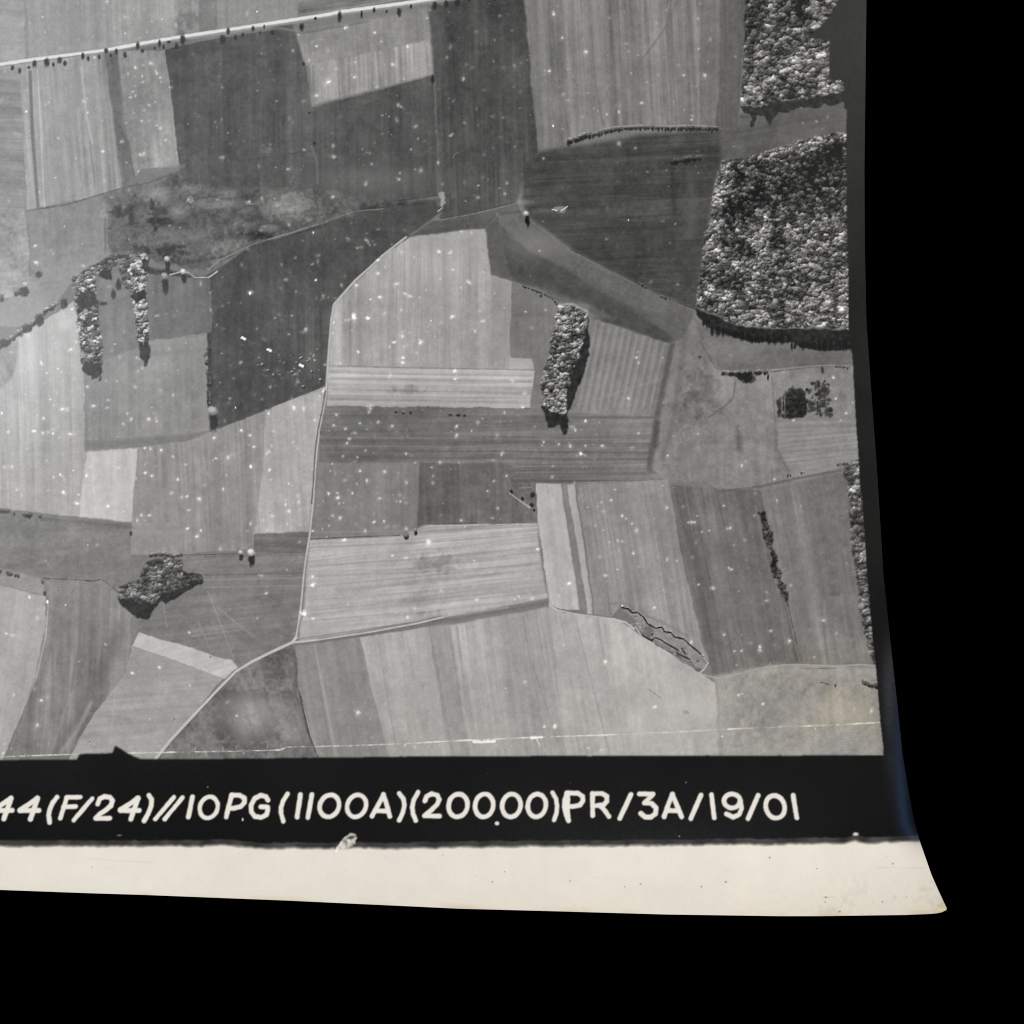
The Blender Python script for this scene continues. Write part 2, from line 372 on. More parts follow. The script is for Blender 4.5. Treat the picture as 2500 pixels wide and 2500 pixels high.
line("E 300,712 700,722 1456,736", 2, 110, soft=2, mix=.6, rough=.3)
field("E 1320,220 1385,240 1592,350 1600,420 1530,700 1485,870 1500,965 1430,965 1458,736 1440,670 1314,657", 120, 2, 4, 14, 4, .4)
field("F 130,438 557,585 505,800 470,1015 10,990 -80,1000 E 1700,960 1790,500", 128, -11, 6, 8, 4, .3, label="striped field right of the tree belt")
for i in range(11):
    x = 130 + i * 40
    line("F %g,%g %g,%g" % (x, 450 + i * 13, x - 105 + i * 2, 960), 4, 146, soft=4, mix=.6, rough=.2)
    line("F %g,%g %g,%g" % (x + 18, 455 + i * 13, x - 87 + i * 2, 960), 4, 110, soft=4, mix=.55, rough=.2)
line("F 20,940 280,860 500,790", 3, 150, soft=4, mix=.5)
field("E 235,945 1430,962 1650,985 F 20,985 480,1012 455,1200 440,1300 545,1382 0,1398 E 1320,1398 1292,1282 190,1280 196,1100", 113, 91, 10, 9, 5, 1.4, grad=(1.6, 0),
      label="dark field of horizontal streaks")
for y, w, t in ((1010, 8, 100), (1140, 4, 134), (1160, 4, 92), (1190, 3, 132), (1215, 5, 92), (1255, 6, 98), (1310, 4, 100), (1345, 4, 96), (1385, 6, 88)):
    x0 = 200 if y < 1270 else 1330
    line("E %d,%d 1200,%d F 450,%d" % (x0, y - 8, y, y + 6), w * .8, t, soft=3, mix=.6, rough=.2)
field("E 190,1280 778,1284 766,1684 660,1712 130,1732", 124, 1, 6, 11, 4, 2.4, label="grey speckled field beside the white track")
field("E 778,1282 1292,1286 1322,1400 1462,1400 1476,1640 800,1642 766,1684", 103, 1, 5, 14, 6, .8, label="dark grey field right of the speckled field")
line("E 790,1290 780,1600", 10, 92, soft=8, mix=.6)
field("H 132,283 660,264 810,200 1475,186 1482,340 1535,632 900,742 64,886 102,650", 167, 96, 9, 9, 4, .4, label="broad pale field above the track")
for y0, y1, w, t in ((300, 210, 3, 190), (330, 250, 3, 140), (440, 330, 4, 138), (460, 400, 5, 182), (560, 420, 3, 144), (500, 430, 3, 140), (640, 520, 3, 148), (700, 560, 3, 148), (760, 640, 3, 150), (240, 205, 4, 140)):
    line("H 140,%d 760,%d 1480,%d" % (y0, (y0 + y1) / 2 + 14, y1), w, t, soft=3, mix=.55, rough=.3)
patch(880, 420, 70, 40, -30, t="H", soft=1.2); patch(860, 740, 80, 24, -22, t="H", soft=1.2); patch(800, 610, 90, 60, -10, t="H", soft=1.4)
field("E 1462,1402 1606,1404 H 1727,702 1615,697 1542,667 1520,480 1476,184", 172, 8, 6, 12, 4, .4, label="narrow bright strip right of the broad pale field")
field("E 1606,1404 1642,1405 H 1772,722 1727,702", 128, 9, 4, 8, 3)
field("E 1642,1405 1692,1405 H 1802,722 1772,722", 165, 9, 5, 8, 3)
field("E 1690,1405 1702,1405 H 1815,722 1802,722", 118, 9, 3, 8, 3, name=None)
field("E 1702,1405 F 550,1388 620,1750 I 420,500 505,880 560,1010 240,800 120,700 30,670 H 1900,760 1812,728", 140, 9, 8, 10, 4, 1.0, label="grey striped field above the earthworks")
# ---- right side
field("F 690,425 780,490 1050,560 1300,570 1630,590 1645,700 1020,735 880,750 800,690 740,560", 110, 95, 5, 22, 5, .2)
field("F 640,560 700,420 745,560 800,690 900,755 1150,752 1640,700 1665,1010 1200,1040 1190,1200 1280,1350 1600,1280 1600,1345 1100,1450 850,1455 760,1392 545,1392 440,1300 470,1100 557,590", 127, 4, 5, 22, 10, .5,
      label="large grey field below the big wood")
line("F 575,590 520,850 480,1040 455,1220 440,1320", 14, 84, soft=8, mix=.7, rough=.6); line("F 665,430 620,760 585,1000 520,1250", 12, 102, soft=12, mix=.6)
line("F 490,1050 480,1180", 14, 66, soft=8, mix=.6, rough=1.)
line("F 600,620 560,1000 500,1280", 8, 128, soft=10, mix=.5)
line("F 950,800 935,900 870,960 790,1015", 4, 90, soft=5, mix=.7, rough=.5); line("F 962,1080 970,1200", 12, 92, soft=10, mix=.7)
patch(740, 850, 80, 100, -14, t="F", soft=1.4); patch(660, 960, 60, 80, -10, t="F", soft=1.4); patch(860, 870, 60, 50, 8, t="F", soft=1)
line("F 735,560 830,720 900,756", 3, 92, soft=3, mix=.7)
field("F 1200,1040 1700,1008 1720,1262 1280,1348 1200,1200", 137, 92, 7, 8, 4, .3, label="pale striped field at the right edge")
for i in range(8): line("F 1215,%d 1700,%d" % (1075 + i * 30, 1040 + i * 26), 3, 122, soft=3, mix=.55)
line("F 1165,780 1190,1200 1265,1345", 3, 104, soft=4, mix=.7, rough=.4)
field("F 560,1410 800,1425 1105,1448 I 870,60 1000,620 1092,1005 650,1078 575,1085 515,880 410,480", 107, 11, 9, 13, 4, .8, label="dark striped field at the lower right")
line("I 455,300 560,880", 16, 90, soft=14, mix=.6); line("I 560,300 640,800", 8, 122, soft=10, mix=.6); line("I 820,80 1000,900", 6, 122, soft=6, mix=.5)
field("F 1100,1445 1300,1400 1330,1500 I 1105,100 1200,600 1250,1025 1090,1020 1000,640", 122, 10, 7, 14, 4, .4)
field("F 1300,1400 1590,1335 1610,1400 I 1385,100 1400,400 1455,700 1520,1020 1245,1028 1200,600 1105,100", 111, 9, 5, 16, 6, .5, label="grey field beside the trees at the right edge")
field("I 1220,620 1440,600 1510,1010 1250,1020", 122, 10, 5, 14, 5, .5, name=None)
# ---- bottom fields
field("H 50,908 432,860 604,1575 180,1575 60,1200", 139, 9, 7, 14, 4, .1, label="grey striped field at the bottom")
field("H 430,860 832,800 970,1575 600,1575", 164, 9.5, 7, 15, 4, .1, label="pale striped field at the bottom centre")
field("H 830,800 960,783 1080,1575 968,1575", 146, 9.5, 5, 12, 6)
field("H 955,784 1400,705 1560,678 1655,1575 1075,1575", 156, 8, 8, 12, 4, .1, label="grey striped field at the bottom right of centre")
field("H 1540,672 1622,716 1932,752 I 240,900 480,1056 590,1130 620,1575 H 1650,1575", 171, 9, 6, 16, 5, .15, label="bright field below the earthworks")
for s in ("H 70,920 180,1540", "H 160,900 290,1550", "H 470,900 590,1540", "H 690,850 800,1540", "H 1130,760 1240,1500", "H 1600,760 1790,1560", "H 1500,700 1640,1500"):
    line(s, 4, 182 if "70,9" not in s else 160, soft=6, mix=.4, rough=.3)
for s in ("H 165,1000 260,1540", "H 310,930 440,1550", "H 540,900 640,1500", "H 850,860 980,1550", "H 1390,740 1520,1500", "H 1440,1000 1600,1500", "H 1700,760 1900,1550", "H 1000,800 1060,1300"):
    line(s, 3, 124, soft=5, mix=.38, rough=.3)
field("I 575,1085 660,1070 900,1022 1560,1030 1600,1600 612,1600 592,1140", 153, 4, 4, 20, 8, .2, soft=40, grad=(-2.0, 1.0), label="grey field in the bottom right corner")
patch(830, 1240, 170, 120, -13, t="I", soft=1.5)
patch(1250, 1120, 170, 70, -8, t="I", soft=1.5)
patch(460, 1260, 140, 90, 10, t="I", soft=1.4); patch(1280, 1290, 160, 70, 5, t="I", soft=1.4)

L = soften(L, 1)
L += 4.5 * vnoise(120, 21) + 3.0 * vnoise(45, 22) + 2.5 * vnoise(18, 23)
# ---- woods
wood2 = lambda u, v: (-34 if (v < 545 - (u - 1900) * .25 and u > 1790 and v > 350 + (2060 - u) * .22) else -30 if (u < 1850 and 480 < v < 640 and u > 1760) else 0) + (18 if v > 700 else 0) + (44 if (u - 1850) ** 2 * 1.4 + (v - 562) ** 2 * .5 < 1300 else 0) + (30 if u < 1775 - (v - 400) * .08 and v < 620 else 0) + (26 if v < 338 + (2060 - u) * .23 and u > 1830 else 0)
crowns("C 1020,-700 1800,-700 1800,545 1590,548 1400,570 1200,602 1060,630 985,625 1000,330", 58, 8.4, 8.2, (88, 205), 48, label="wood at the top right corner", ragged=.5)
shadow("C 985,620 1060,632 1200,603 1400,572 1640,540 1640,600 1580,612 1450,630 1330,640 1260,665 1200,680 1180,730 1150,735 1130,690 1075,690 1065,745 1045,748 1030,700 1000,680", 51, 1.0, name="wood_shadow")
crowns("C 868,955 1000,945 1100,908 1350,830 1500,795 1640,785 1660,1932 F 1660,492 1400,492 1100,482 950,470 830,412 730,372 712,358 C 760,1430 800,1250 838,1050", 55, 6.4, 6.6, (76, 198), 44, label="big dense wood at the right edge", ragged=.5, tonef=wood2)
shadow("F 712,372 830,418 960,476 1150,492 1660,498 1660,602 1550,622 1440,625 1350,610 1280,572 1050,572 900,532 780,482 725,425", 40, .4, name="wood_shadow")
for i in range(46):
    x = 760 + i * 19.5; y = (470 if x < 800 else 520 + (x - 860) * .15 if x < 1050 else 565 if x < 1280 else 605)
    (a, b), = pts("F %g,%g" % (x, y)); blob(a + rnd.uniform(-4, 4), b - 5, rnd.uniform(2.5, 5.5), rnd.uniform(5, 15), 37, .85, soft=.8)
shadow("E 1700,420 1775,410 1782,600 1745,750 1700,880 1655,985 1648,1110 1618,1130 1596,1060 1560,1082 1540,1075 1500,950 1560,900", 42, .7, name="wood_shadow")
crowns("E 1598,352 1680,346 1768,400 1772,480 1735,570 1718,650 1668,770 1648,880 1640,985 1590,995 1505,935 1495,840 1520,700 1545,600 1565,490", 52, 7.0, 6.2, (125, 250), 40, label="narrow tree belt right of centre", ragged=.6)
line("E 1600,352 1680,346 1765,392", 5, 176, soft=4, mix=.7, rough=1)
# two belts on the left and the clump joining them
shadow("D 480,660 600,650 606,740 590,800 580,770 545,795 535,760 490,750", 52, .8, name="wood_shadow")
crowns("D 480,190 570,170 585,330 582,450 600,540 602,690 480,700 468,560 455,430 440,330 450,260", 56, 6.6, 6.0, (118, 250), 46, label="left one of two narrow tree belts", ragged=.6)
shadow("D 480,265 560,275 585,350 480,380 450,330", 56, .9)
shadow("D 815,580 878,570 880,640 862,715 848,715 825,660", 58, .8, name="wood_shadow")
crowns("D 770,70 850,60 870,150 865,250 874,420 880,590 812,600 800,450 770,290 760,180", 54, 6.6, 6.0, (116, 250), 44, label="right one of two narrow tree belts", ragged=.6)
shadow("D 775,290 865,265 870,320 790,340", 46, .8); shadow("D 835,90 880,70 882,165 850,160", 58, .8); shadow("D 590,140 660,135 668,205 585,190", 52, .8)
crowns("D 430,190 620,70 660,55 690,70 690,110 600,160 470,210 420,260", 66, 7.0, 6.0, (120, 215), 50, label="clump of trees joining the two belts", ragged=.7)
crowns("D 690,60 790,50 800,90 770,200 790,270 720,250 700,130", 90, 8, 6, (120, 215), 60, name="wood", label="bright bushes between the two belts", ragged=.7)
for x, y, r in ((815, 90, 22), (818, 130, 24), (835, 235, 22), (838, 330, 15), (830, 405, 12), (846, 475, 14), (835, 555, 24), (485, 265, 24), (540, 235, 20), (490, 430, 18), (525, 495, 16), (850, 70, 26), (765, 160, 20), (475, 490, 18), (560, 435, 16), (555, 560, 18), (500, 575, 14)):
    (a, b), = pts("D %d,%d" % (x, y)); r *= .82
    for _ in range(5): blob(a + r * Q * rnd.uniform(-.8, .8), b - r * Q * rnd.uniform(-.5, .8), r * Q * rnd.uniform(.25, .6), r * Q * rnd.uniform(.2, .42), rnd.uniform(185, 238), .85, soft=.9, tilt=rnd.uniform(-.8, .8))
# dark copse lower left
shadow("G 692,610 720,640 860,600 1000,590 1080,470 1190,488 1200,540 1080,600 980,668 940,650 900,700 870,758 800,742 750,700 700,650", 42, .5, name="wood_shadow")
crowns("G 700,560 820,510 870,410 950,390 1075,400 1078,470 1090,500 1180,490 1190,520 1080,560 960,600 900,660 820,660 710,620", 74, 7.6, 5.4, (92, 182), 50, label="dark dense copse at the lower left", ragged=.5)
hedge("G 880,372 950,362 1000,372 1020,378 1075,366", 7, 170, 56, label="row of bushes above the copse", sh=1.0)
# right-edge trees
crowns("F 1580,1300 1700,1255 1760,1932 I 1480,0 1560,1060 1515,1020 1450,770 1425,560 1390,300 1372,0 F 1605,1400", 66, 9, 7, (92, 182), 46, label="trees cut off by the right border", ragged=.7)
# orchard patch
oid = "dark planted patch near the right edge"
shadow("F 1188,915 1215,900 1222,1015 1200,1030", 52, 1.0, name="orchard", label=oid)
crowns("F 1222,850 1340,845 1362,880 1385,935 1350,1015 1300,1030 1230,1022", 46, 10, 3.6, (46, 74), 42, name="orchard", ragged=1.6, patchy=8)
for x, y, r in ((1370, 860, 16), (1420, 825, 22), (1455, 820, 20), (1465, 870, 26), (1440, 890, 20), (1480, 930, 22), (1415, 950, 22), (1500, 985, 22), (1385, 930, 14), (1445, 960, 16), (1350, 870, 14), (1400, 930, 12), (1440, 990, 14)):
    (a, b), = pts("F %d,%d" % (x, y))
    for _ in range(7): blob(a + rnd.uniform(-1, 1) * r * Q, b + rnd.uniform(-1, 1) * r * Q, r * Q * rnd.uniform(.35, .7), r * Q * rnd.uniform(.35, .6), rnd.uniform(44, 72), .8, soft=.9)
for _ in range(60): blob(*pts("F %g,%g" % (1365 + 140 * rnd.random(), 815 + 185 * rnd.random() ** .9))[0], rnd.uniform(2, 5), rnd.uniform(2, 5), rnd.uniform(50, 84), .6, soft=1.0)
line("F 1237,880 1240,1010", 1.6, 112, soft=1.5); line("F 1215,970 1300,962", 1.2, 80, soft=1.5, mix=.5)
# ---- hedges, ditches and streams
hedge("D -60,615 40,560 110,510 180,465 235,415", 9, 190, 58, label="hedge running up from the left edge", sh=1.3)
hedge("D 260,385 300,362 350,335 390,320 410,290", 7, 195, 56, label="upper end of the left hedge", sh=1.3, gap=.1)
blob(*pts("D 235,440")[0], 11, 15, 60, .95); blob(*pts("D 160,492")[0], 11, 11, 58, .9); blob(*pts("D 378,345")[0], 9, 13, 62, .95); blob(*pts("D 30,575")[0], 13, 9, 60, .9)
hedge("C -40,830 20,815 60,795 110,792", 8, 165, 44, label="left end of the top right hedge", sh=1.4)
hedge("C 110,795 180,775 250,758 400,750 560,755 700,752 850,758", 6, 150, 46, label="long dark hedge at the top right", sh=1.5)
line("C 150,772 250,752 400,744 560,748 700,744 850,752", 2.0, 152, rough=1.0, mix=.7, soft=2)
hedge("C 570,952 630,945 680,935 745,930", 9, 118, 42, label="short hedge left of the big wood", sh=1.0)
line("C -20,1475 200,1590 380,1680 520,1755 715,1830", 2.2, 66, rough=.4, mix=.9); line("C 20,1500 390,1690 540,1765 710,1836", 1.4, 128, rough=.4, mix=.7)
hedge("C 380,1672 420,1695", 4, 130, 44); hedge("C 505,1745 560,1765", 4, 150, 46)
hedge("E 1385,238 1450,262 1510,285 1560,310 1590,350", 4.5, 128, 44, name="ditch", label="ditch curving to the tree belt", sh=.6)
hedge("F 870,745 940,748 1010,742 1080,742 1140,738", 7, 170, 42, label="bushy hedge below the big wood", sh=1.3)
blob(*pts("F 1020,785")[0], 17, 11, 42, .95); blob(*pts("F 980,775")[0], 10, 8, 44, .9); blob(*pts("F 1140,780")[0], 3, 9, 50, .9)
line("F 1140,738 1400,712 1540,706", 2, 150, rough=.5, mix=.8); line("F 1150,748 1400,718 1500,712", 1.6, 82, rough=.5, mix=.7)
hedge("F 1530,708 1570,712 1615,720", 5, 165, 52, sh=.8); blob(*pts("F 1460,735")[0], 4, 9, 66, .9); blob(*pts("F 740,660")[0], 5, 4, 74, .8)
line("A 1932,1312 1500,1440 1290,1540 1230,1595", 2.4, 132, name="stream", label="thin pale stream line", rough=.5)
line("B -5,1388 220,1312 400,1250 565,1236", 2.6, 124, name="stream", rough=.4, mix=.8)
line("B 0,1400 230,1325", 2, 62, mix=.6); line("A 1250,1610 1500,1460 1932,1330", 2.0, 66, mix=.6)
line("A 1280,1605 1230,1640 1150,1640 1110,1610 1070,1605 1000,1625", 3, 172, name="stream", label="bright winding end of the stream", rough=.5)
line("B 575,1192 750,1180 860,1190", 1.6, 70, mix=.6, rough=.4)
line("B 900,1302 1080,1270 1350,1205", 1.8, 132, rough=.3, mix=.8); line("B 910,1292 1080,1262 1345,1198", 1.4, 66, mix=.6)
line("B 868,480 880,740 890,960", 2, 104, mix=.8, rough=.3); line("B 880,975 890,1150", 6, 102, soft=3, mix=.7, rough=.5)
line("B 145,870 175,960 180,1090", 6, 112, soft=4, mix=.7, rough=.6)
line("F 760,1395 860,1450", 3, 100, soft=4, mix=.5); line("F 850,1452 1100,1420 1300,1375 1570,1325", 6, 98, soft=4, mix=.8, rough=.4)
line("F 1265,1352 1420,1335 1560,1300", 7, 142, soft=4, mix=.8, rough=.8); hedge("F 1255,1350 1275,1355", 5, 90, 52); hedge("F 1330,1340 1360,1338", 4, 120, 60)
hedge("F 1545,1290 1610,1282", 5, 120, 58); line("F 0,1398 400,1390 550,1386", 2, 168, mix=.5)
hedge("D 1225,560 1235,600 1215,640 1220,700 1230,760 1235,830 1232,890 1235,940", 9, 150, 48, label="thin broken hedge above the lone tree", sh=.5, gap=.2)
line("D 1225,530 1235,620 1225,950", 5, 56, soft=3, mix=.6, rough=1.2)
hedge("G 0,105 60,110", 8, 172, 62, sh=.9); hedge("G 75,122 90,124", 7, 150, 62); hedge("G 140,128 195,132", 9, 160, 52, label="dark bushes at the left edge", sh=.9); hedge("G 225,138 245,142", 7, 150, 56)
hedge("G 0,458 45,470 90,485 135,492", 6, 156, 66, sh=1.3, gap=.2); hedge("G 245,520 255,535", 5, 130, 66)
line("G 255,512 430,520 550,528 600,518 640,545 690,590", 2.4, 84, rough=.6)
line("G 760,240 770,385 880,382", 1.6, 104, mix=.6); line("G 1080,375 1240,372 1400,368", 2.4, 92, rough=.5); line("G 1440,370 1800,362", 1.6, 100, mix=.6)
line("E 130,1730 400,1718 660,1708", 2.6, 90, rough=.4); line("E 800,1640 1476,1634", 1.6, 88, mix=.7, rough=.5)
line("H 820,205 1475,190", 2, 192, mix=.6, rough=.6)
line("G 1745,980 1750,1150 1790,1290 1840,1480 1880,1570", 5, 92, soft=4, rough=.9, mix=.8); line("H 90,1240 140,1430 190,1570", 2, 172, rough=.5, mix=.7)
line("H 80,1210 95,1290 130,1440 180,1560", 4, 78, soft=3, rough=.9, mix=.8)
crowns("I 848,118 882,125 915,260 935,330 962,440 990,540 1012,645 985,650 940,540 920,450 900,330 870,250 850,170", 74, 6.5, 4.6, (46, 116), 40, name="thicket", label="line of dark bushes at the lower right", ragged=1.2, patchy=20)
line("I 1010,650 1040,780 1070,900", 3, 72, soft=3, rough=.6, mix=.8); line("I 970,640 1010,1000", 2, 128, mix=.5); line("I 1060,880 1095,1000", 3, 90, soft=3, mix=.6)
hedge("I 1205,1122 1260,1135", 3.5, 110, 50, sh=.6); hedge("I 1290,1135 1305,1138", 6, 110, 46); hedge("I 1455,1115 1500,1135 1560,1140", 9, 150, 44, label="dark bush at the bottom right border", sh=.8)
line("I 1310,1135 1460,1128", 3, 156, soft=3, rough=.6, mix=.7)
# scrub triangle beside the bright strip
shadow("E 1325,1440 1450,1415 1465,1560 1440,1548", 98, .6, name="scrub", label="triangle of scrub beside the bright strip")
for x, y, r in ((1445, 1470, 14), (1325, 1455, 8), (1385, 1495, 10), (1440, 1530, 12), (1320, 1450, 8), (1455, 1560, 8)): blob(*pts("E %d,%d" % (x, y))[0], r * Q, r * Q * 1.2, 46, .9)
line("E 1310,1460 1350,1490 1430,1545", 2.4, 160, rough=.8); line("E 1370,1430 1440,1425", 2, 140, rough=.8, mix=.6)
# white track pieces and small bright marks
shadow("B 897,1140 930,1132 940,1215 918,1220", 150, .9); line("B 915,1230 890,1250", 4, 166, rough=.6); line("B 905,1260 840,1310 730,1390", 5, 112, soft=4, rough=.6, mix=.7)
shadow("B 1555,1238 1600,1222 1648,1215 1632,1262 1600,1262", 124, .6); line("B 1560,1240 1610,1250 1650,1222", 2, 205); blob(*pts("B 1600,1250")[0], 5, 2.5, 92, .8)
patch(1400, 1195, 60, 14, 26, t="B", soft=1.2); patch(1520, 1245, 60, 14, 20, t="B", soft=1.2)
# earthworks: two dark zigzag trenches
shadow("I 40,690 110,705 170,730 240,805 350,850 400,880 500,960 540,1040 500,1060 440,990 300,900 170,850 110,760", 134, .7, name="earthwork", label="long earthwork of dark zigzag trenches at the lower right")
line("I 40,685 75,690 100,715 130,712 165,740 190,780 235,805 275,800 290,828 325,830 350,858 400,868 440,905 490,945 515,975", 4.4, 36, rough=.3)
line("I 40,680 80,683 105,706 130,704 170,732 195,770 240,797 280,793 300,820 330,822", 1.3, 165, mix=.7)
line("I 155,848 215,880 230,860 265,872 300,895 370,935", 4.2, 38, rough=.3); line("I 365,955 440,990", 4.0, 42, rough=.3); line("I 235,900 300,935 370,970 390,985", 2.4, 84, rough=.5, mix=.8)
for _ in range(26):
    f = rnd.random(); blob(*pts("I %g,%g" % (110 + 400 * f + rnd.uniform(-20, 20), 760 + 270 * f + rnd.uniform(-30, 30)))[0], rnd.uniform(1.5, 5), rnd.uniform(1.2, 3), rnd.choice((78, 92, 160, 172)), .7, soft=1.0)
line("I 120,800 160,860 230,900", 2, 190, rough=.5, mix=.8); line("I 235,810 225,870", 1.6, 176, mix=.7); line("I 390,925 410,955", 6, 74, rough=.6); line("I 500,960 545,1010 520,1050 500,1065", 2.0, 186, rough=.9, mix=.8)
line("I 440,990 470,1050 490,1060", 2, 92, rough=.4, mix=.8); blob(*pts("I 490,1050")[0], 7, 5, 92, .8); patch(200, 830, 40, 28, -24, t="I", soft=1)
line("I 190,1160 265,1215", 2.4, 138, rough=.5); blob(*pts("I 415,1300")[0], 8, 5, 140, .6); blob(*pts("I 40,672")[0], 3, 2.5, 235, .9)
line("I -40,660 60,662 200,740 340,800 420,850", 6, 120, soft=6, mix=.5, rough=.6)

# ---- roads and tracks
line("A -1200,562 0,408 400,352 800,280 1060,238 1330,200 1932,104 B 310,90 880,12 1300,-50", 6, 168, soft=5, mix=.6)
line("A -1200,548 0,386 200,357 620,302 860,258 1060,224 1330,184 1600,143 1932,92 B 310,76 600,38 880,-2 1300,-64", 7.6, 218, name="road", label="bright main road across the top left", rough=.25, soft=2)
line("A 1200,240 1640,172 B 60,190 840,55", 5, 128, soft=4, mix=.7, rough=.5); line("A 1640,185 B 90,205 500,130", 3, 98, soft=4, mix=.6)
white = "B 700,1402 560,1512 400,1660 275,1800 E 262,430 250,560 240,700 232,830 215,960 190,1080 176,1200 166,1320 155,1500 135,1700 110,1850 H 100,480 80,700 55,850 40,880"
line(white, 4.2, 180, name="track", label="white field track curving down the centre left", soft=2.6, rough=.3)
line("B 700,1400 400,1650 275,1790 E 258,430 238,700", 1.6, 168, mix=.8)
line("E 226,860 208,970 182,1090 166,1220 156,1400 145,1520", 3.6, 96, soft=2.5, rough=.3, mix=.85)
line("G 1745,860 1720,890 1600,945 1480,1005 1390,1060 1290,1160 1130,1330 1000,1470 910,1585", 6.4, 186, name="track", label="white track running to the bottom edge", soft=2.6, rough=.3)
line("H 40,890 200,872 480,830 760,778 900,745 1300,682", 3.6, 190, name="track", label="thin pale track along the bottom of the broad field", soft=3, rough=.2)
line("H 60,872 400,820 760,768 900,735", 3, 116, soft=3, mix=.6); line("H 200,885 500,840 760,795 900,768 1200,715 1535,655", 6, 112, soft=3, mix=.8); line("H 930,745 1200,700 1533,637", 5, 122, soft=3, mix=.7)
line("H 1545,672 1600,702 1700,722 1932,752 I 0,755 60,770 110,810", 3.4, 198, soft=3, rough=.3, mix=.85); line("H 1590,690 1720,716 1900,742", 2.6, 110, soft=2, mix=.7)
line("I 520,1080 600,1100 700,1080 860,1040 990,1022 1110,1022 1300,1028 1450,1020 1530,1025", 3.0, 160, name="track", label="pale winding track at the lower right", soft=2.5, rough=.3)
line("I 1100,1045 1300,1042", 2.4, 104, soft=3, mix=.7)
line("E 60,905 D 1600,960 1930,830", 1.8, 186, mix=.6)

# ---- single trees and roadside trees
for t, s in (("A", "75,408,10,14 118,425,8,14 172,405,8,7 204,383,11,18 277,375,14,24 316,388,8,12 352,362,12,18 384,378,9,14 490,338,9,20 521,350,8,14 586,342,7,12 627,305,10,14 653,335,7,10 686,310,8,16 738,330,9,16 812,275,10,18 840,308,9,10 912,290,7,9 941,262,7,20 965,285,7,12 996,255,10,8 1040,280,10,18 1078,240,14,28 1312,240,15,22 1345,190,10,18 1388,228,7,14 1430,212,8,12 1490,175,9,14 1530,200,6,9 1557,165,5,14 1603,200,10,14 1777,168,12,20 1858,115,8,8 1822,670,5,6 230,1622,17,19"),
             ("B", "310,105,10,28 440,90,6,20 168,115,6,8 513,65,8,14 586,75,7,8 660,80,11,24 730,45,6,12 870,40,13,22 938,28,10,18 1003,25,14,24 1072,5,9,12 1220,5,8,10 98,383,8,12 858,475,9,24 162,850,9,9"),
             ("G", "772,248,8,14 265,602,8,12 1240,975,4,4"), ("C", "590,1000,6,5"), ("E", "640,985,7,6 685,992,8,5 728,988,8,9 962,1000,9,6 1008,1002,11,7 1045,1005,8,6 1495,300,6,8"), ("D", "700,235,14,30 670,290,12,26 610,345,22,10 1525,820,4,4")):
    for tok in s.split():
        x, y, a, b = map(float, tok.split(","))
        (u, v), = pts("%s %g,%g" % (t, x, y))
        blob(u, v, a * Q * 1.15, b * Q * 1.1, 66 if u < 700 else 54, .92, region("tree"), soft=.7)
tree("G", 1478, 358, 23, 1.9, 226, 44, "lone bright tree with round shadow left of the white track"); tree("G", 1418, 358, 14, 2.0, 200, 52, "smaller tree beside the lone bright tree")
tree("D", 1252, 975, 30, 2.1, 178, 56, "lone tree at the foot of the broken hedge"); tree("B", 1407, 1263, 16, 2.6, 205, 34, "lone tree at the top of the grey wedge", side=.12)
tree("E", 700, 1705, 17, .9, 130, 38); tree("E", 755, 1675, 11, 1.6, 150, 42); tree("A", 985, 1530, 17, 2.4, 200, 58); tree("A", 1080, 1605, 17, 2.2, 225, 60); tree("A", 970, 1630, 22, 2.6, 170, 62); tree("A", 150, 1680, 18, 2.0, 196, 62); tree("A", 95, 1715, 16, 1.2, 140, 66); tree("A", 10, 1750, 14, 1.3, 120, 70); tree("G", 440, 180, 0.5, 1, 120, 110)
blob(*pts("A 140,1725")[0], 13, 11, 62, .9)
# buildings or huts: small bright rectangles in the dark field
for k, (x, y) in enumerate(((1435, 549), (1587, 618), (1775, 709))):
    (u, v), = pts("D %d,%d" % (x, y)); a = math.radians(28); c, s = math.cos(a), math.sin(a)
    q4 = [(u + c * i * 6.4 - s * j * 2.9, v + s * i * 6.4 + c * j * 2.9) for i, j in ((-1, -1), (1, -1), (1, 1), (-1, 1))]
    sl, m = polymask(q4, 0); L[sl] = np.where(m, 238, L[sl]); ID[sl] = np.where(m, region("hut", label="small white hut in the dark field" if k == 0 else None), ID[sl])
line("D 1450,555 1780,700", 1, 104, mix=.5)
for _ in range(34):
    (u, v), = pts("D %g,%g" % (1500 + 400 * rnd.random(), 620 + 190 * rnd.random())); ln = rnd.uniform(1, 5)
    line("P %g,%g %g,%g" % (u, v, u + ln, v + ln * .5), rnd.uniform(1, 2.2), rnd.choice((150, 190, 215, 46, 40)), mix=.7)
for x, y, r in ((1543, 700, 9), (1520, 707, 5), (1580, 735, 6), (1610, 762, 6), (1775, 660, 5), (1745, 690, 4), (1720, 745, 6), (1835, 742, 6), (1785, 830, 8), (1885, 790, 6), (1765, 665, 5), (1810, 680, 4)):
    (u, v), = pts("D %d,%d" % (x, y)); blob(u + 2, v + 3, r * Q * 1.3, r * Q, 48, .8); speck(u, v, r * Q * .8, 110)
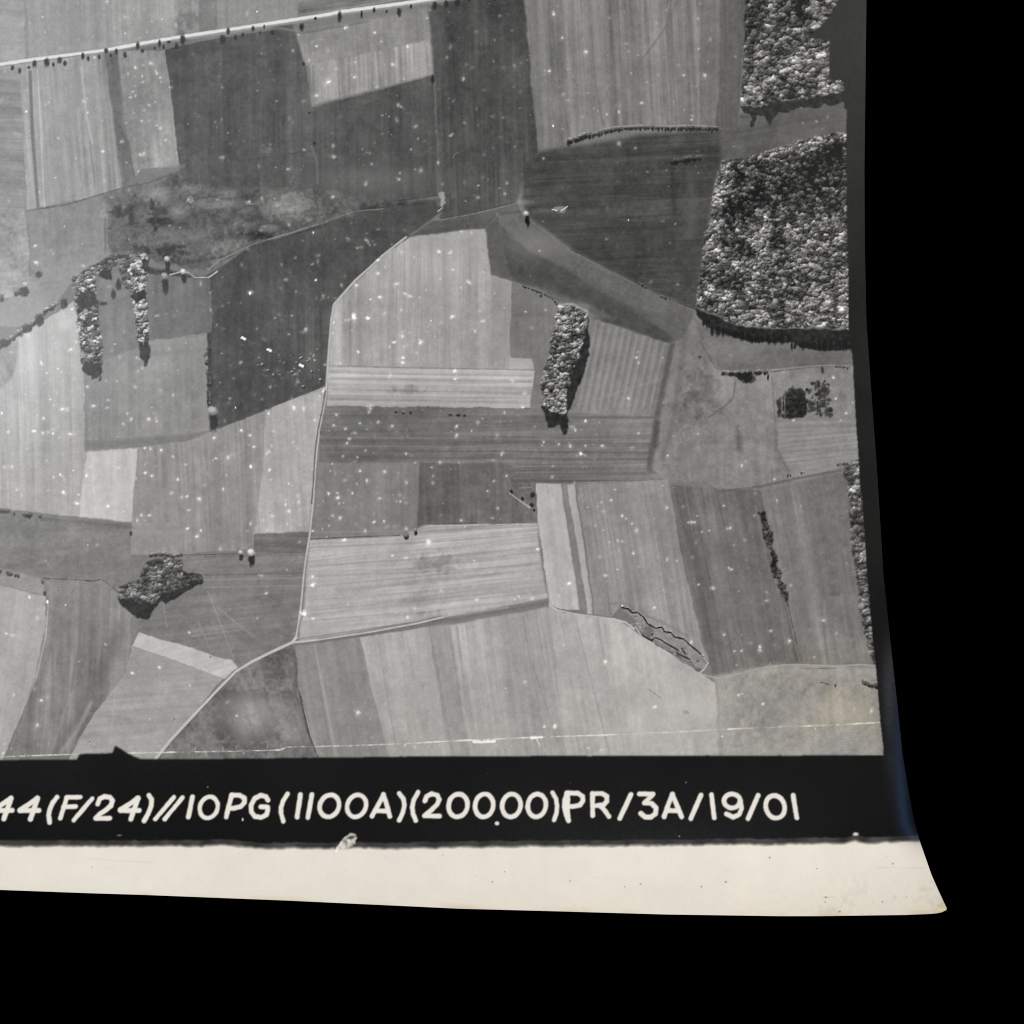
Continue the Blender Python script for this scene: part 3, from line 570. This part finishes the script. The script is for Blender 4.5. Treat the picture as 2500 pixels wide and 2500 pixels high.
# explicit bright marks
for t, s in (("B", "170,1655,3 155,1375,4 1040,470,6 790,1010,6 275,930,6 270,1165,6 890,965,5 1510,938,5 1567,748,3 670,635,4 600,692,3 465,1420,5 415,1468,4 545,1755,6 1570,90,6 1545,425,5 1620,230,4 1760,310,6 515,200,5 620,385,6 395,462,5 245,490,6 175,570,5 395,1870,6 475,1880,5 535,1540,4 410,1685,4"),
             ("D", "1475,280,6 1860,205,3 205,1095,5 253,1105,4 313,1107,4 418,1112,5 357,1350,5 455,1522,5 510,1358,5 553,948,5 368,965,5 858,1340,5 895,1358,5 1047,1380,5 1103,1478,5 1315,1435,4 1478,1300,5 1475,1120,5 1420,1090,5 1273,1255,4 638,1535,4 888,1200,5 950,1205,5 855,1195,4 1262,1135,5 1497,1187,4 835,1590,4 880,1590,5 810,1620,4 1103,1668,4 1185,1680,4 1158,1715,5 210,5,5 215,105,6"),
             ("E", "785,575,7 630,573,5 680,535,4 398,430,6 475,430,5 680,665,5 680,690,5 985,740,5 988,790,4 997,1065,5 997,1120,6 1280,988,4 1385,955,4 537,1040,5 620,1065,6 900,1278,5 850,1308,4 1293,1358,4 1180,1448,4 1025,1620,5 832,1745,7 470,1385,6 430,1330,5 245,1465,6 300,1490,6 385,1460,4 315,1605,6 570,1625,4 515,1630,5 460,1680,5 340,1735,6 150,1950,5 328,1242,4 415,1250,4 462,1208,4 365,1140,5 355,1165,5 400,1105,4 1510,1160,4 1600,1170,5 1667,1187,5 1730,1225,5 1757,1035,3 1697,1090,4 1263,1235,4 490,960,7 275,1060,5 290,1000,5 345,1080,5 430,1050,4 700,1230,4"),
             ("F", "367,662,5 378,695,4 318,902,4 165,1180,4 38,1227,5 68,1037,4 1525,780,5 1540,905,4 1600,990,4 985,1298,5 548,1238,4 690,1630,6 670,1632,4 710,1632,4 880,1535,4 918,1665,4 545,1545,4 283,1595,5 340,1640,4 348,1815,4 1290,1032,4 1178,1380,4"),
             ("C", "265,855,6 770,450,7 595,1325,3 690,710,4 730,295,3 645,450,4 318,1302,2"),
             ("I", "850,935,7 740,940,4 700,940,4 575,568,6 685,460,5 1025,880,6 1225,760,5 915,820,5 640,845,4 870,1250,4 230,685,4 490,550,4 850,915,5"),
             ("G", "940,1035,5 1118,832,5 780,1070,5 245,1230,5 1790,720,8 1840,550,5 220,1375,6 1570,600,4"),
             ("H", "418,1303,7 1515,1385,5 1575,1385,7 1475,340,5 100,722,5 150,555,5 620,378,3 1660,540,5")):
    for tok in s.split():
        x, y, r = map(float, tok.split(",")); (u, v), = pts("%s %g,%g" % (t, x, y)); speck(u, v, r * .6, 72); speck(u + rnd.uniform(-2, 2), v + rnd.uniform(-2, 2), r * rnd.uniform(.8, 1.3), 26)
for t, x, y, r in (("D", 1473, 283, 3.2), ("B", 168, 1655, 2.0), ("B", 155, 1376, 2.0), ("D", 1478, 1303, 3.0), ("G", 281, 650, 3.4), ("B", 1567, 748, 2.2), ("C", 318, 1302, 1.6), ("D", 1388, 958, 1.8), ("E", 846, 446, 1.6), ("D", 1860, 205, 1.8), ("A", 1515, 75, 2.0), ("G", 388, 668, 1.6)):
    (u, v), = pts("%s %d,%d" % (t, x, y)); blob(u, v, r * .8, r * 1.3, 250, 1.0, soft=.5)
for x, y in ((345, 583), (530, 1473), (1590, 128), (1027, 1340)): blob(*pts("G %d,%d" % (x, y))[0], 1.4, 1.4, 60, .9)

# fine mottle and film grain everywhere in the picture
L = L + .75 * (L - soften(L, 4))
L = 112 + (L - 112) * np.where(L < 112, 1.10, 1.0)
L += 2.6 * N3 + 2.2 * N5 + 2.4 * N10 + 2.0 * N25
L += rng.normal(0, 3.8, L.shape).astype(np.float32)

for _ in range(16):                        # dust hairs and fine scratches
    u, v, a = rnd.uniform(0, 2050), rnd.uniform(0, 1800), rnd.uniform(0, 3.1); c = rnd.uniform(-.25, .25); q6 = []
    for i in range(6): q6.append("%g,%g" % (u, v)); u += 4 * math.cos(a); v += 4 * math.sin(a); a += c
    line("P " + " ".join(q6), .9, rnd.choice((205, 190, 60)), mix=.6)
# ---- crease and flaked emulsion near the bottom
L_crease = "G -1000,1575 0,1563 470,1546"
for sp in (L_crease, "G 740,1541 1000,1536 1440,1528 1650,1522 H 0,1505 380,1497 700,1485 960,1470 1440,1448 1932,1432 I 400,1414 900,1388 1300,1375 1562,1360"):
    line(sp, 1.5, 228, name="crease", rough=.75, soft=1.6, mix=.92)
for sp in ("H 1100,1472 1140,1475 1220,1470", "H 1440,1450 1500,1447"):
    line(sp, 6, 235, rough=.9)
line("H 1470,1460 1490,1500", 2, 215, rough=1); line("H 690,1500 700,1486", 2, 225)
for _ in range(46):
    u = rnd.uniform(1720, 2140); v = rnd.uniform(1775, 1842)
    a = rnd.uniform(-1, 1); ln = rnd.uniform(4, 16)
    line("P %g,%g %g,%g" % (u, v, u + ln * math.cos(a * 2), v + ln * math.sin(a * 2)), .9, rnd.choice((190, 172, 178, 110)), mix=.55)
for _ in range(26):
    u = rnd.uniform(20, 1700); v = rnd.uniform(1822, 1845)
    line("P %g,%g %g,%g" % (u, v, u + rnd.uniform(-3, 3), v - rnd.uniform(3, 12)), 1.0, 222, mix=.7)
for i in range(9): line("I %d,%d %d,%d" % (1345, 1400 + i * 17, 1378 + (i % 3) * 8, 1392 + i * 17), 1.2, 178, mix=.7)
line("B 1050,980 1040,1180 1042,1360", .9, 112, mix=.8); line("B 1120,920 1060,1120", .8, 104, mix=.6); line("B 1055,1290 1085,1345", .8, 124, mix=.7)

# ---- black border, its corner notches, lettering, and the white paper margin
pic = pts("P -1000,-1000 2044,-1000 C 1562,-60 1556,0 1535,50 1500,110 1462,152 1430,180 1395,210 1360,232 1500,240 1500,472 1585,478 1588,640 1604,655 1600,800 1605,1300 1612,1600 F 1615,480 1640,700 1655,1000 1675,1270 1692,1600 I 1450,0 1475,400 1505,750 1540,1100 1560,1360 1578,1500 1579,1553 1000,1556 H 1700,1558 800,1561 0,1570 G 1500,1573 900,1578 830,1575 785,1560 740,1535 700,1510 680,1498 664,1540 470,1547 455,1578 0,1582 P -1000,1856")
sl, m = polymask(pic, .25)
inside = np.zeros(L.shape, bool); inside[sl] = m
alpha = soften(inside.astype(np.float32), 2); a4 = soften(alpha, 5); alpha = np.where((vv > 1800)[:, None] & (uu < 2090)[None, :], a4, alpha)
Un = uu[None, :]; Vn = vv[:, None]
blk = np.interp(Un, [-400, 0, 1000, 2000], [15, 14, 10, 8]) + 0 * Vn  # gloss haze at the left put into the black tone
top = np.interp(Vn, [-300, 0, 300, 700, 1100, 1500, 1800], [62, 60, 54, 40, 33, 24, 15]) + 0 * Un  # sheen up the right border, painted into its tone
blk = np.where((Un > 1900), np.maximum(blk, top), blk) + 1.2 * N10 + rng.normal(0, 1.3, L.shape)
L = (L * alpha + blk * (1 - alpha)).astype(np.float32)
border_id = region("black_border", owner="root", label="black border of the picture with the white caption")
ID[~inside] = border_id

edge_v = np.interp(uu, [-400, 0, 470, 560, 640, 1000, 1300, 1900, 2060, 2085, 2110, 2240], [2066, 2065, 2064, 2063, 2070, 2070, 2065, 2060, 2058, 2051, 2058, 2052])[None, :] + 1.6 * WV * .5 + 1.2 * N10
mar = np.clip((Vn - edge_v + 5) / 9, 0, 1)
pre = np.clip((Vn - edge_v + 17) / 5, 0, 1) * 46 * (1 + .4 * N25)      # worn grey line where the black ends
L = L + pre * (1 - mar)
paper = 219 + 2.6 * N70 + 1.8 * N25 + 2.5 * N200 - 6 * np.clip((Vn - 2150) / 80, 0, 1) * np.clip(.4 + N70, 0, 1) - 20 * np.clip(N25 + .5 * N10 - .15, 0, 1) * np.clip((Un - 1850) / 300, 0, 1) * np.clip((Vn - 2120) / 60, 0, 1) + rng.normal(0, 1.6, L.shape)
L = (L * (1 - mar) + paper * mar).astype(np.float32)
margin_id = region("paper_margin", owner="root", label="bare cream paper margin along the bottom of the print")
ID[np.broadcast_to(Vn > edge_v, ID.shape)] = margin_id

def glyph(name, strokes, w=29.0, label=None):
    rid = region(name, owner="black_border", label=label)
    for spec in strokes:
        p = pts(spec); ww = (w + 3.5) * 700 / 1932; sl = win(p, ww)
        d = linedist(p, sl) + .35 * N5[sl] + .5 * N10[sl]
        a = np.clip((ww / 2 + 1.5 - d) / 3.0, 0, 1)
        L[sl] = np.maximum(L[sl], L[sl] * (1 - a) + (224 + 3 * N25[sl]) * a)
        ID[sl] = np.where(d < ww / 2, rid, ID[sl])
def oval(t, cx, cy, rx, ry, tilt=-.12, n=22):
    return t + " " + " ".join("%g,%g" % (cx + rx * math.cos(k * 2 * math.pi / n) + tilt * ry * math.sin(k * 2 * math.pi / n), cy + ry * math.sin(k * 2 * math.pi / n)) for k in range(n + 1))
four = lambda t, x: [f"{t} {x+118},188 {x+70},328", f"{t} {x+116},188 {x+60},228 {x},266", f"{t} {x},270 {x+126},269"]
glyph("digit", four("J", -42), 31); glyph("digit", four("J", 137), 31)
glyph("bracket", ["J 386,180 358,215 338,262 330,300 336,352"]); glyph("letter", ["J 450,186 408,322", "J 450,181 543,180", "J 428,246 512,243"], 27)
glyph("slash", ["J 622,190 498,335"], 27)
glyph("digit", ["J 659,226 672,192 705,175 742,181 760,206 748,238 712,268 672,295 646,322 740,323"], 29); glyph("digit", [s for s in four("J", 812)], 31)
glyph("bracket", ["J 1003,168 1022,196 1020,240 1000,288 971,340"]); glyph("slash", ["J 1172,180 1046,328"], 26); glyph("slash", ["J 1230,182 1110,328"], 26)
glyph("digit", ["J 1297,178 1269,314"], 29); glyph("digit", [oval("J", 1406, 249, 60, 72)], 26)
glyph("letter", ["J 1560,168 1540,240 1524,314", "J 1560,166 1615,168 1645,186 1646,216 1620,244 1580,254 1540,256"], 29)
glyph("letter", ["J 1805,200 1790,176 1752,168 1714,190 1691,235 1692,280 1716,310 1758,317 1794,298 1803,266 1802,248 1756,244"], 29)
glyph("bracket", ["K 142,158 112,205 98,250 98,290 114,342"], 28)
glyph("digit", ["K 229,164 206,314"], 29); glyph("digit", ["K 306,162 279,318"], 29)
glyph("digit", [oval("K", 423, 239, 65, 74)], 29); glyph("digit", [oval("K", 606, 239, 64, 74)], 28)
glyph("letter", ["K 787,163 748,240 710,308", "K 787,163 812,240 829,310", "K 745,272 815,274"], 29)
glyph("bracket", ["K 893,155 920,190 927,232 918,282 892,336"], 28); glyph("bracket", ["K 1019,148 990,200 980,250 985,290 1004,338"], 28)
glyph("digit", ["K 1066,206 1078,174 1112,157 1148,168 1162,196 1148,228 1108,268 1062,306 1164,308"], 29)
for cx, rx in ((1288, 64), (1464, 61), (1647, 62), (1818, 61)): glyph("digit", [oval("K", cx, 236, rx, 77, -.06)], 29)
glyph("bracket", ["M 130,150 152,190 161,240 156,288 140,335"], 27)
glyph("letter", ["M 226,158 212,200 210,245 222,300 238,338", "M 232,160 230,250 236,330", "M 226,152 300,154 332,176 334,206 314,234 270,243 222,243"], 29)
glyph("letter", ["M 398,160 400,304", "M 398,156 465,156 496,176 496,208 472,234 404,238", "M 452,236 480,270 509,311"], 29)
glyph("slash", ["M 657,163 582,323"], 30); glyph("digit", ["M 714,159 806,160 770,198 748,218 796,222 826,252 822,290 790,315 752,314 722,288"], 30)
glyph("letter", ["M 935,162 905,240 880,312", "M 935,162 968,240 998,312", "M 900,270 972,272"], 30)
glyph("slash", ["M 1128,167 1059,325"], 30); glyph("digit", ["M 1198,164 1217,318"], 29)
glyph("digit", [oval("M", 1337, 206, 55, 47, 0), "M 1392,206 1401,255 1385,296 1345,316 1298,292"], 29)
glyph("slash", ["M 1512,169 1444,325"], 30); glyph("digit", [oval("M", 1627, 245, 64, 76, .1)], 29); glyph("digit", ["M 1747,168 1772,319"], 29)
# scuffs and dust on the black strip
for t, x, y, a, b, tone in (("J", 1400, 112, 1.5, 1.5, 150), ("J", 1635, 331, 1.8, 4.2, 235), ("J", 805, 438, 6, 2, 96), ("K", 1550, 357, 5.2, 4.6, 230), ("N", 717, 910, 7.5, 4.2, 214), ("M", 983, 443, 1.6, 1.6, 150), ("M", 1027, 80, 1.8, 2.2, 110), ("M", 250, 86, 1.2, 1.2, 70), ("K", 1485, 18, 1.2, 1.2, 80)):
    blob(*pts("%s %g,%g" % (t, x, y))[0], a, b, tone, .95, soft=.6)
tear = pts("K 445,555 480,548 520,535 600,490 605,460 596,428 560,424 520,458 490,498")
sl, m = polymask(tear, 0, .5); a = soften(m.astype(np.float32), 2); L[sl] = L[sl] * (1 - a) + (188 + 34 * N10[sl] + 26 * N5[sl]) * a
ID[sl] = np.where(m, region("torn_emulsion", owner="black_border", label="small scraped patch where paper shows through the black"), ID[sl])
blob(*pts("K 568,452")[0], 9, 4, 58, .85, soft=1.0, tilt=-.8); blob(*pts("K 530,482")[0], 6, 3, 110, .7, soft=1.0)
# marks on the paper margin
line("J 600,592 780,607 1035,620", 1.2, 196, mix=.8); line("N 690,1225 930,1226", .9, 206, mix=.8); line("N 930,1226 1060,1222 1185,1229 1385,1228", 1.3, 190, mix=.8)
for t, x, y, r in (("M", 722, 764, 1.9), ("M", 1131, 782, 1.9), ("M", 1295, 750, 2.4), ("M", 1589, 586, 2.2), ("M", 248, 744, 1.6), ("M", 615, 782, 1.5), ("K", 1186, 570, 1.5), ("K", 1520, 750, 1.9), ("J", 620, 650, 1.6), ("N", 1067, 1188, 1.8), ("N", 435, 1503, 2.2), ("N", 1192, 1503, 1.6), ("N", 350, 1235, 1.5), ("K", 1600, 682, 1.4), ("N", 430, 1550, 1.6), ("N", 565, 1638, 2.2), ("N", 968, 1548, 1.6)):
    blob(*pts("%s %g,%g" % (t, x, y))[0], r, r * .8, 92, .9, soft=.8)
line("N 400,1508 515,1498", 1.0, 150, mix=.7)
for _ in range(150):
    u = rnd.uniform(0, 2280); v = rnd.uniform(2075, 2225); blob(u, v, rnd.uniform(.8, 2.6), rnd.uniform(.7, 1.6), 196, rnd.uniform(.2, .8), soft=.9)

L = np.clip(L, 4, 252)
cnt = np.bincount(ID.ravel(), minlength=len(REG))
small = np.array([cnt[i] < 16 and REG[i]["owner"] == "picture" for i in range(len(REG))]); small[0] = True
ID[small[ID]] = 0
for _ in range(400):                       # slivers between fields join the field next to them
    if not (ID == 0).any(): break
    for ax, sh in ((0, 1), (1, 1), (0, -1), (1, -1)):
        r_ = np.roll(ID, sh, ax); r_[(r_ == border_id) | (r_ == margin_id)] = 0
        ID = np.where(ID == 0, r_, ID)

# ------------------------------------------------------------------ observed print tone -> paper/emulsion albedo
def lin(c): return np.where(c <= .04045, c / 12.92, ((c + .055) / 1.055) ** 2.4)
def poly2(c, u, v):
    x = np.clip(u, 0, 2100) / 1000 - 1; y = np.clip(v, 0, 2040) / 1000 - 1
    return sum(k * x ** i * y ** j for k, (i, j) in zip(c, [(i, j) for i in range(5) for j in range(5 - i)]))
# lamp gloss and diffuse light level on this sheet (measured with plain black and grey sheets), used to turn tones into albedo
SP = [0.00266, -0.00086, -0.00024, 0.00042, -0.00031, 0.00242, -0.0011, -0.00095, 0.00058, 0.00197, -0.00271, 5e-05, 0.00171, -0.00205, 0.00118]
EL = [1.12985, -0.05298, -0.02193, -0.0199, -0.00627, 0.08109, 0.01868, -0.02343, -0.03526, 0.00263, 0.01072, 0.00474, 0.00106, -0.01112, 0.00046]
def sheen(u, v): return poly2(SP, u, v) + .018 * np.exp(-((u - 0) / 420) ** 2 - ((v - 900) / 520) ** 2)  # overhead glare taken off only in part, the rest stays in albedo
def lightlevel(u, v): return np.where(v > 2062, 1.0 + .040 * u / 1000 - .015 * (u / 1000) ** 2, poly2(EL, u, v))
UU, VV = np.meshgrid(uu, vv)
lum = np.clip((lin(L / 255.0) - sheen(UU, VV)) / lightlevel(UU, VV), .0035, .93)
# paper ageing: warm base, yellower towards the handled corner and along the bottom edge
warm = .012 + .024 * np.clip((VV - 900) / 1100, 0, 1) + .045 * np.clip(1 - np.hypot((UU - 2060) / 420, (VV - 1720) / 190), 0, 1) * (1 + N70)
is_paper = np.broadcast_to(mar, L.shape) > .5
warm = np.where(is_paper, .068 + .02 * np.clip((VV - 2150) / 80, 0, 1) * (1 + N70) + .02 * np.clip((UU - 1500) / 800, 0, 1), warm)
edge_brown = np.clip(1 - (np.interp(UU, [-400, 0, 700, 1300, 2000, 2330], [2160, 2171, 2197, 2221, 2235, 2226]) - VV) / 13.0, 0, 1) * np.clip(.35 + N70 + .5 * N25, 0, 1) * is_paper
warm = np.where(np.isin(ID, [i for i, r in enumerate(REG) if r['owner'] == 'black_border']), .055, warm) + .05 * edge_brown
corner = np.clip(1.15 - np.hypot(UU - 2305, VV - 2222) / 34, 0, 1) * is_paper
warm = warm + .10 * corner
lum = lum * (1 - .16 * edge_brown) * (1 - .22 * corner * (1 + N10))
COL = np.stack([lum * (1 + warm * .95), lum, lum * (1 - warm * 1.8)], -1).astype(np.float32)
COL = np.clip(COL, 0, .95)
if CALIB is not None: COL[...] = CALIB

# ------------------------------------------------------------------ the sheet of photographic paper: curled surface
RV_ = [-330, 0, 414, 600, 787, 890, 1014, 1138, 1283, 1400, 1448, 1573, 1718, 1842, 1945, 2000, 2051, 2134, 2175, 2205, 2214, 2219, 2224]
RU_ = [2116, 2112, 2107, 2108, 2112, 2119, 2128, 2137, 2146, 2153, 2158, 2171, 2187, 2200, 2217, 2228, 2241, 2270, 2288, 2302, 2306.5, 2307, 2304]
BU_ = [-420, 0, 217, 362, 700, 976, 1121, 1350, 1626, 1900, 2000, 2210, 2270, 2288, 2298, 2305]
BV_ = [2158, 2171, 2179, 2183.6, 2197, 2210, 2217, 2223, 2231, 2235, 2235, 2232, 2229.5, 2227.5, 2225, 2220]
UL, VT = -420.0, -330.0
STEP = 2.05
def smooth(x): x = np.clip(x, 0, 1); return x * x * (3 - 2 * x)
def grid_axis(lo, cut, hi, fine):
    a = np.arange(lo, cut, 9.0); b = np.linspace(cut, hi, int((hi - cut) / fine) + 1)
    return np.concatenate([a, b])
def sheet_layout(step):
    ga = (grid_axis(UL, -24, 2300, step) - UL) / (2300 - UL)
    gb = (grid_axis(VT, -24, 2232, step) - VT) / (2232 - VT)
    A, B = np.meshgrid(ga, gb)
    v = VT + B * (np.interp(UL + A * (2305 - UL), BU_, BV_) - VT)
    u = UL + A * (np.interp(v, RV_, RU_) - UL)
    return u, v
def sheet_point(u, v, drop=0.0):
    """flat on the table at the upper left, bowing up towards the lower right corner, with a sharper lip on the right edge"""
    k = .085 * np.clip((v - 300) / 1930, 0, 1.2) ** 3 * np.clip((u + 500) / 2800, 0, 1.1) ** 3
    e = np.interp(v, RV_, RU_) - u
    k = k + .0026 * np.clip(1 - e / 66.0, 0, 1) ** 2 * smooth((v - 1330) / 420) * (1 - .9 * smooth((v - 1990) / 120))
    k = k + .0004 * np.sin(u / 330.0 + .6) * np.sin(v / 410.0) + .0004      # paper never lies quite flat
    x = NU + (u - NU) * (1 - k); y = NV + (v - NV) * (1 - k)
    return np.stack([wx(x), wy(y), k * DIST * MM + .0006 - drop], -1)

gu, gv = sheet_layout(STEP)
pos = sheet_point(gu, gv)
hgt, wid = gu.shape
fx = np.clip((gu - U0) * S - .5, 0, W - 1.001); fy = np.clip((gv - V0) * S - .5, 0, H - 1.001)
xi = fx.astype(int); yi = fy.astype(int); tx = (fx - xi)[..., None]; ty = (fy - yi)[..., None]
vc = (COL[yi, xi] * (1 - tx) + COL[yi, xi + 1] * tx) * (1 - ty) + (COL[yi + 1, xi] * (1 - tx) + COL[yi + 1, xi + 1] * tx) * ty
cu = .25 * (gu[:-1, :-1] + gu[1:, :-1] + gu[:-1, 1:] + gu[1:, 1:]); cv = .25 * (gv[:-1, :-1] + gv[1:, :-1] + gv[:-1, 1:] + gv[1:, 1:])
fid = ID[np.clip(((cv - V0) * S).astype(int), 0, H - 1), np.clip(((cu - U0) * S).astype(int), 0, W - 1)].ravel()
base = (np.arange(hgt - 1)[:, None] * wid + np.arange(wid - 1)[None, :]).ravel()
quads = np.stack([base + wid, base + wid + 1, base + 1, base], -1)       # counter-clockwise seen from above
pos = pos.reshape(-1, 3).astype(np.float32); vc = vc.reshape(-1, 3)

# ------------------------------------------------------------------ materials
def print_material(name, rough, spec, coat):
    mt = bpy.data.materials.new(name); mt.use_nodes = True
    nt = mt.node_tree; b = nt.nodes["Principled BSDF"]
    at = nt.nodes.new("ShaderNodeAttribute"); at.attribute_name = "tone"
    nt.links.new(at.outputs["Color"], b.inputs["Base Color"])
    geo = nt.nodes.new("ShaderNodeTexCoord")
    n1 = nt.nodes.new("ShaderNodeTexNoise"); n1.inputs["Scale"].default_value = 60; n1.inputs["Detail"].default_value = 5
    mr = nt.nodes.new("ShaderNodeMapRange"); mr.inputs["To Min"].default_value = rough - .05; mr.inputs["To Max"].default_value = rough + .05
    nt.links.new(geo.outputs["Object"], n1.inputs["Vector"]); nt.links.new(n1.outputs["Fac"], mr.inputs["Value"]); nt.links.new(mr.outputs["Result"], b.inputs["Roughness"])
    n2 = nt.nodes.new("ShaderNodeTexNoise"); n2.inputs["Scale"].default_value = 900; n2.inputs["Detail"].default_value = 3
    bp = nt.nodes.new("ShaderNodeBump"); bp.inputs["Strength"].default_value = .06; bp.inputs["Distance"].default_value = .0002
    nt.links.new(geo.outputs["Object"], n2.inputs["Vector"]); nt.links.new(n2.outputs["Fac"], bp.inputs["Height"]); nt.links.new(bp.outputs["Normal"], b.inputs["Normal"])
    b.inputs["Specular IOR Level"].default_value = spec
    b.inputs["Coat Weight"].default_value = coat; b.inputs["Coat Roughness"].default_value = .3
    return mt
M_EMUL = print_material("glossy_emulsion", .27, .23, 0.0)
M_PAPER = print_material("bare_paper", .6, .25, 0.0)
def plain(name, col, rough, spec):
    mt = bpy.data.materials.new(name); mt.use_nodes = True
    b = mt.node_tree.nodes["Principled BSDF"]
    nz = mt.node_tree.nodes.new("ShaderNodeTexNoise"); nz.inputs["Scale"].default_value = 200
    mx = mt.node_tree.nodes.new("ShaderNodeMix"); mx.data_type = 'RGBA'
    mx.inputs["A"].default_value = (*col, 1); mx.inputs["B"].default_value = (*[c * .88 for c in col], 1)
    mt.node_tree.links.new(nz.outputs["Fac"], mx.inputs["Factor"]); mt.node_tree.links.new(mx.outputs["Result"], b.inputs["Base Color"])
    b.inputs["Roughness"].default_value = rough; b.inputs["Specular IOR Level"].default_value = spec
    return mt
M_BACK = plain("paper_back", (.62, .58, .50), .8, .2)
M_BLACK = plain("black_velvet", (0.0, 0.0, 0.0), 1.0, 0.0)

# ------------------------------------------------------------------ backdrop
me = bpy.data.meshes.new("backdrop")
me.from_pydata([(-1.5, -1.5, -.0005), (1.5, -1.5, -.0005), (1.5, 1.5, -.0005), (-1.5, 1.5, -.0005)], [], [(0, 1, 2, 3)])
me.materials.append(M_BLACK)
bd = bpy.data.objects.new("backdrop", me); scene.collection.objects.link(bd)
bd["kind"] = "structure"

# ------------------------------------------------------------------ the print, split into its printed parts
root = bpy.data.objects.new("photographic_print", None)
root.empty_display_size = .02
scene.collection.objects.link(root)
root["label"] = "old black-and-white aerial photograph of fields and woods, captioned black border, lower right corner curling up"
root["category"] = "photograph"

def build(name, faces, mat, parent):
    vid, inv = np.unique(faces, return_inverse=True)
    n = len(faces)
    me = bpy.data.meshes.new(name)
    me.vertices.add(len(vid)); me.vertices.foreach_set("co", pos[vid].ravel())
    me.loops.add(4 * n); me.loops.foreach_set("vertex_index", inv.astype(np.int32).ravel())
    me.polygons.add(n); me.polygons.foreach_set("loop_start", np.arange(0, 4 * n, 4, dtype=np.int32))
    me.polygons.foreach_set("use_smooth", np.ones(n, bool))
    at = me.attributes.new("tone", 'FLOAT_COLOR', 'POINT')
    at.data.foreach_set("color", np.concatenate([vc[vid], np.ones((len(vid), 1))], 1).astype(np.float32).ravel())
    me.update(calc_edges=True)
    me.materials.append(mat)
    o = bpy.data.objects.new(name, me); scene.collection.objects.link(o); o.parent = parent
    return o

order = np.argsort(fid, kind="stable"); sf = fid[order]
starts = np.searchsorted(sf, np.arange(len(REG))); ends = np.searchsorted(sf, np.arange(len(REG)), side="right")
chunk = lambda i: quads[order[starts[i]:ends[i]]]
todo = [i for i in range(len(REG)) if ends[i] > starts[i] and i not in (border_id, margin_id)]
border = build("black_border", chunk(border_id), M_EMUL, root); border["label"] = REG[border_id]["label"]
margin = build("paper_margin", chunk(margin_id), M_PAPER, root); margin["label"] = REG[margin_id]["label"]
for i in todo:
    r = REG[i]
    o = build(r["name"], chunk(i), M_EMUL, root if r["owner"] == "picture" else border)
    if r["label"]: o["label"] = r["label"]

# back and cut edges of the paper
cu_, cv_ = sheet_layout(16.0)
T = sheet_point(cu_, cv_, .00002); Bm = sheet_point(cu_, cv_, .00026)
hh, ww_ = cu_.shape
verts = np.concatenate([T.reshape(-1, 3), Bm.reshape(-1, 3)]); o2 = hh * ww_
faces = []
for j in range(hh - 1):
    for i in range(ww_ - 1):
        a = o2 + j * ww_ + i; faces.append((a, a + 1, a + ww_ + 1, a + ww_))
ring = [i for i in range(ww_)] + [j * ww_ + ww_ - 1 for j in range(1, hh)] + [(hh - 1) * ww_ + i for i in range(ww_ - 2, -1, -1)] + [j * ww_ for j in range(hh - 2, 0, -1)]
for a, b in zip(ring, ring[1:] + ring[:1]): faces.append((b, a, o2 + a, o2 + b))
used = np.unique(np.array([i for f in faces for i in f])); remap = {int(k): n for n, k in enumerate(used)}
me = bpy.data.meshes.new("paper_back")
me.from_pydata([tuple(map(float, verts[k])) for k in used], [], [tuple(remap[int(i)] for i in f) for f in faces])
me.update(); me.materials.append(M_BACK)
pb = bpy.data.objects.new("paper_back", me); scene.collection.objects.link(pb); pb.parent = root
pb["label"] = "plain cream back and cut edge of the photographic paper"
